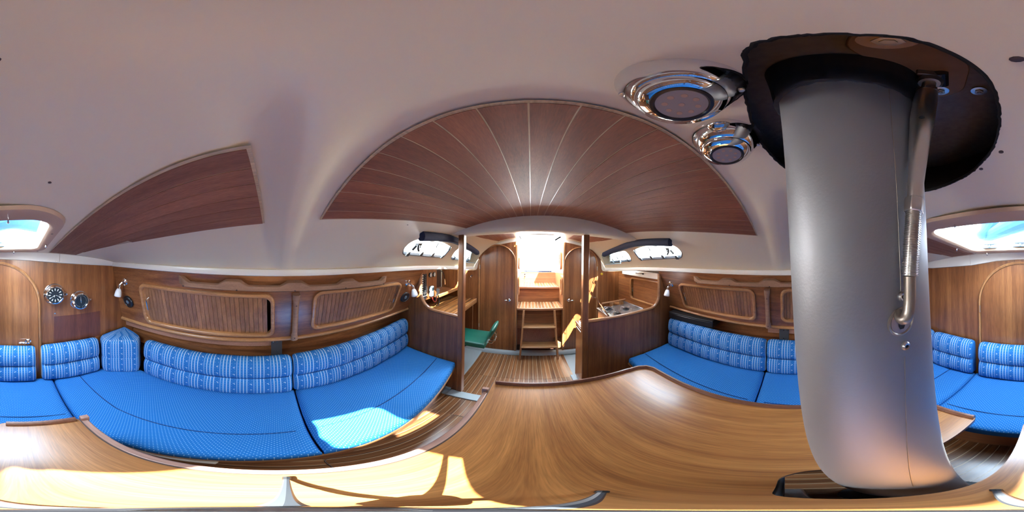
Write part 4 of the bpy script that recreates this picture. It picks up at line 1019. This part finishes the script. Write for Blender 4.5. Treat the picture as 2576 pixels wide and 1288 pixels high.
# turnbuckle
tb=thing('turnbuckle','stainless turnbuckle with threaded ends hooked into the mast','turnbuckle',tuple(msurf(131,1.386,.01)))
bot=msurf(131.6,1.395,.010); top=Vector((.0860,-.1010,1.682)); 
def tp(k): return bot.lerp(top,k)
low=Vector(bot)
hook=[msurf(129.4,1.3905,.001),msurf(129.9,1.3885,.006),msurf(131.2,1.3885,.0105),msurf(132.5,1.3925,.0125),msurf(133.1,1.402,.0130),msurf(133.2,1.418,.0135)]
def smooth_path(P,n=5):
    out=[]
    for i in range(len(P)-1):
        a,b,c,d=P[max(i-1,0)],P[i],P[i+1],P[min(i+2,len(P)-1)]
        for k in range(n):
            t=k/n; out.append(.5*((2*b)+(c-a)*t+(2*a-5*b+4*c-d)*t*t+(3*b-a-3*c+d)*t**3))
    return out+[P[-1]]
MB().tube(smooth_path(hook),.0041,16).build('hook_rod','tarnish',tb)
A0=hook[-1]; T0=Vector((.0845,-.0990,1.690)); dirv=(Vector((.0815,-.0983,1.634))-A0)/.80
def sp_(k): return A0+dirv*k
m=MB(); rr_=[];pp=[]
n=116
for i in range(n+1):
    k=lerp(.0,.165,i/n); pp.append(sp_(k)); rr_.append(.0050+(.0007 if i%4 in (1,2) else -.0001))
m.tube(pp,.005,14,rs=rr_).build('threaded_rod','aluw',tb)
MB().tube([sp_(.160),sp_(.200)],.0072,6).build('lock_nut','aluw',tb,bevel=.0006)
m=MB().tube([sp_(k) for k in (.198,.215,.25,.40,.55,.70,.78,.805)],.008,20,rs=[.0052,.0055,.0058,.0078,.0096,.0098,.0092,.0084]); m.build('barrel','aluw',tb,smooth=50)
hp=sp_(.52); vv=Vector((-hp.x,-hp.y,0)).normalized(); MB().lathe([(.0022,.0),(.0022,.0003)],hp+vv*.0096,vv,12).build('locking_hole','black',tb)
MB().tube([sp_(.800),sp_(.830)],.0096,6).build('lock_nut','tarnish',tb,bevel=.0006)
pp=[];rr_=[]
for i in range(33): pp.append(sp_(lerp(.828,.93,i/32))); rr_.append(.0056+(.0005 if i%4 in (1,2) else 0))
MB().tube(pp,.005,12,rs=rr_).build('upper_thread','aluw',tb)
MB().tube([sp_(.925),sp_(.95),sp_(1.0)],.01,16,rs=[.0095,.0120,.0095]).build('eye_fitting','tarnish',tb)
MB().tube([sp_(1.0)+Vector((-.012,.004,.004)),sp_(1.0)+Vector((.002,-.018,.006))],.0075,10).build('clevis_pin','blackp',tb)
m=MB()
for off in (-.009,.009): m.box(tuple(sp_(1.0)+Vector((off*.6,-off*.9,.012))),(.004,.020,.032),Matrix.Rotation(-.6,3,'Z'))
m.build('toggle_lugs','tarnish',tb,bevel=.001)
# dark recess above the ceiling opening
rc=D.objects.new('mast_recess',None); COL.objects.link(rc); rc['kind']='structure'; rc.location=(.17,-.12,1.70)
RZ=lambda x,y:1.712
big=[(.17+(x-.17)*1.55,-.12+(y+.12)*1.55) for x,y in MH]
sheet(big,[],lambda x,y:(x,y,1.712+.0*y),.03,'recess_top','recess',rc,smooth=60)
mb=MB(); mb.grid([[(x,y,Zc(x,y)-.001) for x,y in MH],[(x,y,Zc(x,y)+.006) for x,y in MH],[(x,y,Zc(x,y)+.008) for x,y in big],[(x,y,1.735) for x,y in big]],closeu=True); mb.build('recess_wall','fuzz',rc,fix=False)
rim=[]
for i in range(len(MH)*4):
    a=MH[(i//4)%len(MH)]; b=MH[(i//4+1)%len(MH)]; t_=(i%4)/4; x,y=lerp(a[0],b[0],t_)+random.uniform(-.0008,.0008),lerp(a[1],b[1],t_)+random.uniform(-.0008,.0008); rim.append((x,y,Zc(x,y)))
MB().tube(rim,.0016,6,closed=True).build('fuzzy_edge','fuzz',rc)
m=MB(); plate=[(.040,-.020),(.075,-.028),(.112,-.105),(.106,-.150),(.075,-.150),(.045,-.105)]
MB().prism([(x,y,1.700) for x,y in rpoly(plate,.015)],(0,0,.006)).build('backing_plate','rust',rc,bevel=.001)
for (x,y,z,r) in ((.052,-.040,1.700,.014),(.094,-.135,1.700,.009),(.062,-.160,1.709,.009),(.27,-.02,1.713,.012)):
    g=MB().lathe([(r,0),(r,-.002),(r*.55,-.0025)],(x,y,z),(0,0,1),24).build('washer','cream' if r>.013 else 'aluw',rc)
    MB().lathe([(r*.55,-.002),(r*.55,-.007),(r*.30,-.0072),(r*.28,-.010)],(x,y,z),(0,0,1),6).build('bolt','tarnish',rc)

# ------------------------------------------------------------------ chrome ceiling lamps
def spot(x,y,label,tilt,r=.046):
    zc=Zc(x,y); t=thing('ceiling_light',label,'lamp',(x,y,zc),'chrome ceiling lights')
    MB().lathe([(r,.001),(r*1.01,-.002),(r*.985,-.006),(r*.92,-.014),(r*.80,-.024),(r*.70,-.0285),(r*.64,-.029)],(x,y,zc),(0,0,1),48).build('chrome_base','chrome',t,smooth=60)
    ax=Vector((tilt[0],tilt[1],1)).normalized(); c=Vector((x,y,zc-.026))
    MB().lathe([(r*.70,.002),(r*.72,-.004),(r*.70,-.008),(r*.50,-.0125),(r*.485,-.0115)],c,ax,48).build('swivel_ring','chrome',t,smooth=60)
    MB().lathe([(r*.50,-.0108),(r*.49,-.0142),(r*.44,-.0146),(r*.41,-.0125)],c,ax,40,cap=False).build('black_bezel','blackp',t,smooth=60)
    MB().lathe([(r*.43,-.0118),(r*.41,-.0126)],c,ax,36).build('frosted_lens','lens',t)
    for k_ in range(9):
        a=k_*2*PI/8; q=c+Vector((0,0,0))+ax*-.0128; rr=r*.26*(k_<8); u=Vector((1,0,-ax.x)).normalized(); v_=ax.cross(u)
        MB().lathe([(.0024,0),(.0022,-.0003)],q+u*rr*math.cos(a)+v_*rr*math.sin(a),ax,10).build('led_dot','cream',t)
    for a in (2.4,5.0): MB().lathe([(.003,-.0),(.003,-.003),(.0015,-.0035)],(x+r*.90*math.cos(a),y+r*.90*math.sin(a),zc-.013),(0,0,1),10).build('screw','aluw',t)
spot(.090,.070,'larger-looking round chrome ceiling light nearest the camera',(.05,.1))
spot(.198,.078,'smaller-looking round chrome ceiling light beside the mast opening',(.05,.1))
# ------------------------------------------------------------------ wall lamps, speakers, clock, barometer
def wall_lamp(s,y,v,label,tilt=-.02,out=1):
    b=face(s,y,v); n=Vector((-s*.95,0,-.28)).normalized(); t=thing('wall_lamp',label,'lamp',tuple(b),'chrome wall lamps with white shades')
    MB().lathe([(.030,0),(.030,.004),(.024,.010),(.008,.014)],b,n,24).build('wall_plate','chrome',t)
    k=b+n*.045+Vector((0,tilt,-.012)); MB().tube([b+n*.010,b+n*.03+Vector((0,0,.004)),k],.007,10).build('arm','chrome',t)
    MB().lathe([(.006,0),(.008,.004),(.006,.007)],b+n*.012+Vector((0,.012,-.018)),n,12).build('switch_knob','dialw',t)
    d=(Vector((0,tilt*.6,-1))+n*.25).normalized()
    MB().lathe([(.006,-.005),(.011,.004),(.012,.026),(.013,.028)],k,d,18).build('socket_cap','chrome',t)
    MB().lathe([(.012,.026),(.018,.034),(.024,.052),(.0275,.074),(.028,.088),(.022,.092),(.018,.090)],k,d,24).build('glass_shade','shade',t,smooth=60)
wall_lamp(-1,-1.005,.25,'chrome wall lamp with white glass shade near the clock',-.012)
wall_lamp(-1,1.030,.25,'chrome wall lamp with white shade beside the chart table bulkhead',.02)
wall_lamp(1,1.065,.29,'chrome wall lamp with white shade beside the galley bulkhead',-.0)
wall_lamp(1,-1.0,.25,'chrome wall lamp with white shade hidden beyond the mast',-.012)
def speaker(s,y,v,label):
    b=face(s,y,v); n=Vector((-s*.95,0,-.28)).normalized(); t=thing('round_speaker',label,'speaker',tuple(b),'round black speakers')
    MB().lathe([(.052,0),(.053,.010),(.049,.016),(.042,.018),(.040,.015),(.018,.0145)],b,n,36).build('grille','blackp',t,smooth=50)
    MB().lathe([(.016,.014),(.016,.017),(.012,.018)],b,n,20).build('centre_cap','bluegrey',t)
speaker(-1,-1.0,.60,'round black speaker with grey centre below the lamp near the clock'); speaker(-1,1.055,.585,'round black speaker below the lamp at the chart table end')
def bulkhead_clock(x,z,r,label,nm,cat,kind):
    t=thing(nm,label,cat,(x,YF,z)); y=YF
    MB().lathe([(r,0),(r,.004),(r*.93,.008),(r*.86,.022),(r*.86,.030)],(x,y,z),(0,1,0),48).build('flange','chrome',t,smooth=40)
    MB().lathe([(r*.86,.028),(r*.875,.036),(r*.84,.046),(r*.74,.048),(r*.70,.038)],(x,y,z),(0,1,0),48,cap=False).build('bezel','chrome',t,smooth=50)
    dl=MB().lathe([(r*.72,.034),(r*.715,.0365)],(x,y,z),(0,1,0),40).build('dial','dial',t)
    # mirror in x: seen from aft facing forward, +x is on the left
    def P2(a,rad,h=.0372): return Vector((x-math.sin(a)*rad,y+h,z+math.cos(a)*rad))
    for k in range(12 if kind=='clock' else 24):
        a=2*PI*k/(12 if kind=='clock' else 24)
        if kind=='clock': MB().prism([P2(a-.05,r*.40),P2(a+.05,r*.40),P2(a+.085,r*.62),P2(a-.085,r*.62)],(0,.0006,0)).build('hour_mark','dialw',dl,smooth=0)
        elif k!=12: MB().prism([P2(a-.02,r*.55),P2(a+.02,r*.55),P2(a+.02,r*.63),P2(a-.02,r*.63)],(0,.0006,0)).build('scale_mark','dialw',dl,smooth=0)
    hands=((4.15,.42,.018),(1.95,.55,.010),(3.6,.25,.012)) if kind=='clock' else ((-.02,.50,.012),(3.0,.22,.010))
    for a,L_,wd in hands:
        d=P2(a,r*L_,.039)-P2(0,0,.039); e=Vector((d.z,0,-d.x)).normalized()*r*wd*1.6; o_=P2(0,0,.039)
        MB().prism([o_-e,o_+e,o_+d+e*.3,o_+d-e*.3],(0,.0006,0)).build('hand','dialw',dl,smooth=0)
    MB().lathe([(r*.05,.037),(r*.05,.041)],(x,y,z),(0,1,0),14).build('hub','chrome',t)
    for sg in (-1,1):
        MB().bb(x+sg*r*.84,x+sg*r*1.04,y+.014,y+.034,z-.010,z+.010).build('hinge_lug' if sg>0 else 'lock_lug','chrome',t,bevel=.002)
    MB().lathe([(.007,-.010),(.008,-.004),(.008,.006),(.004,.010)],(x-r*1.06,y+.026,z),(1,0,0),10).build('thumb_screw','chrome',t)
bulkhead_clock(-.243,1.155,.076,'chrome ship clock with black dial, upper left of the two round instruments','ship_clock','clock','clock')
bulkhead_clock(-.430,1.092,.072,'chrome barometer with black dial, lower right of the two round instruments','barometer','barometer','baro')
MB().lathe([(.006,0),(.005,.004)],(-.247,YF,1.005),(0,1,0),10).build('wall_screw','aluw',None,label='tiny screw in the veneer just above the dark rectangle',cat='screw')

# ------------------------------------------------------------------ table round the mast
tb=thing('saloon_table','large varnished saloon table with raised fiddle edges, slotted round the mast','table',(.2,.14,0))
ZT=.68; TH=.022
outer=rpoly([(-.162,-.455),(.064,-.455),(.064,-.02),(.085,.008),(.175,.008),(.205,-.02),(.205,-.455),(.56,-.455),(.572,.02),(.635,.55),(.648,.70),(.56,.742),(-.162,.745)],.018,4)
sheet(outer,[],lambda x,y:(x,y,ZT),.25,'table_top','table',tb,smooth=0)
m=MB(); n=len(outer); m.grid([[(x,y,ZT) for x,y in outer],[(x,y,ZT-TH) for x,y in outer]],closeu=True); m.build('edge_band','tablelip',tb,fix=True,smooth=40)
sheet(outer,[],lambda x,y:(x,y,ZT-TH),.25,'table_underside','tablelip',tb,smooth=0)
def fiddle(path,name='fiddle_rail'):
    P=[Vector(p) for p in path]; rows=[]
    for i,p in enumerate(P):
        a=P[max(i-1,0)]; b=P[min(i+1,len(P)-1)]; d=(b-a).normalized(); q=Vector((-d.y,d.x))
        rows.append([(p.x+q.x*o,p.y+q.y*o,ZT+h) for o,h in ((-.010,-.02),(-.010,.012),(-.005,.021),(.004,.021),(.008,.012),(.009,.0),(.009,-.02))])
    m=MB().grid(rows,closeu=True); C=7; n=len(rows)-1; m.f+=[tuple(range(C)),tuple(n*C+C-1-k for k in range(C))]; m.build(name,'tablelip',tb,smooth=50)
fiddle([(-.150,.738),(.2,.738),(.50,.737),(.575,.728),(.615,.705),(.632,.66),(.627,.58),(.60,.30),(.578,.05),(.566,-.15),(.560,-.42)])
fiddle([(.552,-.447),(.40,-.448),(.21,-.448)]); fiddle([(.045,-.448),(-.05,-.448),(-.152,-.448)])
lf=MB().bb(-.186,-.166,-.44,.665,.385,.681).build('folded_leaf','leaf',tb,bevel=.003,label='pinkish folded-down table leaf')
MB().bb(-.193,-.165,.655,.675,.655,.70).build('leaf_end_block','leaf',tb,bevel=.003); MB().bb(-.193,-.165,-.455,-.435,.655,.70).build('leaf_end_block','leaf',tb,bevel=.003)
MB().bb(-.165,-.1625,-.45,.74,.679,.6812).build('hinge_gap','brown',tb)
pd=thing('table_pedestal','black box pedestal under the table against the mast','pedestal',(.14,.06,0))
MB().bb(.075,.20,.002,.14,.0,.64).build('pedestal_box','black',pd,bevel=.004); MB().bb(.05,.22,-.02,.16,.0,.03).build('foot_plate','aluw',pd,bevel=.004)
MB().lathe([(.10,0),(.10,.012),(.075,.016),(.072,.05)],(.137,-.142,0),(0,0,1),28).build('mast_boot','black',mt)
# camera tripod standing on the table
tr=thing('mini_tripod','small dark three-legged camera tripod standing on the table','tripod',(0,0,ZT))
MB().tube([(0,0,ZT+.05),(0,0,ZT+.30)],.005,10).build('centre_pole','aluw',tr)
MB().lathe([(.014,0),(.016,.012),(.012,.03),(.008,.034)],(0,0,ZT+.035),(0,0,1),16).build('hub','blackp',tr)
for (x,y) in ((-.152,.012),(.052,.088),(.040,-.100)):
    d=Vector((x,y,0)); L_=d.length; 
    MB().tube([(x*.07,y*.07,ZT+.048),(x*.5,y*.5,ZT+.032),(x*.93,y*.93,ZT+.006)],.0035,8,rs=[.0045,.004,.003]).build('leg','frame',tr)
    MB().tube([(x*.92,y*.92,ZT+.006),(x,y,ZT+.0045)],.0045,8).build('rubber_foot','black',tr)

# ------------------------------------------------------------------ person sitting on the foredeck over the hatch
def person():
    t=thing('person','person in blue trousers sitting with bent legs on deck, seen through the hatch','person',(-.28,-.95,1.56))
    J=[('pelvis',(-.46,-1.25,1.66),.12),('chest',(-.56,-1.34,1.95),.14),('neck',(-.59,-1.36,2.13),.05),('head',(-.60,-1.34,2.24),.09),('crown',(-.61,-1.33,2.35),.075),
       ('hipL',(-.34,-1.16,1.64),.085),('kneeL',(.05,-.99,1.68),.085),('ankL',(.33,-1.03,1.575),.045),('toeL',(.42,-1.08,1.56),.030),
       ('hipR',(-.36,-1.36,1.72),.085),('kneeR',(.28,-1.14,1.86),.085),('ankR',(.385,-1.04,1.60),.052),('toeR',(.40,-.97,1.56),.028),
       ('shL',(-.42,-1.46,2.03),.055),('elL',(-.20,-1.34,1.90),.042),('haL',(.0,-1.20,1.84),.03),
       ('shR',(-.72,-1.24,2.03),.055),('elR',(-.62,-1.04,1.86),.042),('haR',(-.40,-.98,1.72),.03)]
    E_=[('pelvis','chest'),('chest','neck'),('neck','head'),('head','crown'),('pelvis','hipL'),('hipL','kneeL'),('kneeL','ankL'),('ankL','toeL'),('pelvis','hipR'),('hipR','kneeR'),('kneeR','ankR'),('ankR','toeR'),('chest','shL'),('shL','elL'),('elL','haL'),('chest','shR'),('shR','elR'),('elR','haR')]
    ix={j[0]:i for i,j in enumerate(J)}; o0=t.location
    me=D.meshes.new('body'); me.from_pydata([tuple(Vector(j[1])-o0) for j in J],[(ix[a],ix[b]) for a,b in E_],[]); 
    o=D.objects.new('body',me); COL.objects.link(o); o.parent=t; me.materials.append(M['trouser'])
    sk=o.modifiers.new('skin','SKIN'); 
    for i,j in enumerate(J): me.skin_vertices[0].data[i].radius=(j[2],j[2])
    me.skin_vertices[0].data[0].use_root=True; o.modifiers.new('sub','SUBSURF').levels=1
    o.modifiers['sub'].render_levels=2
try: person()
except Exception as ex: print('person',ex)
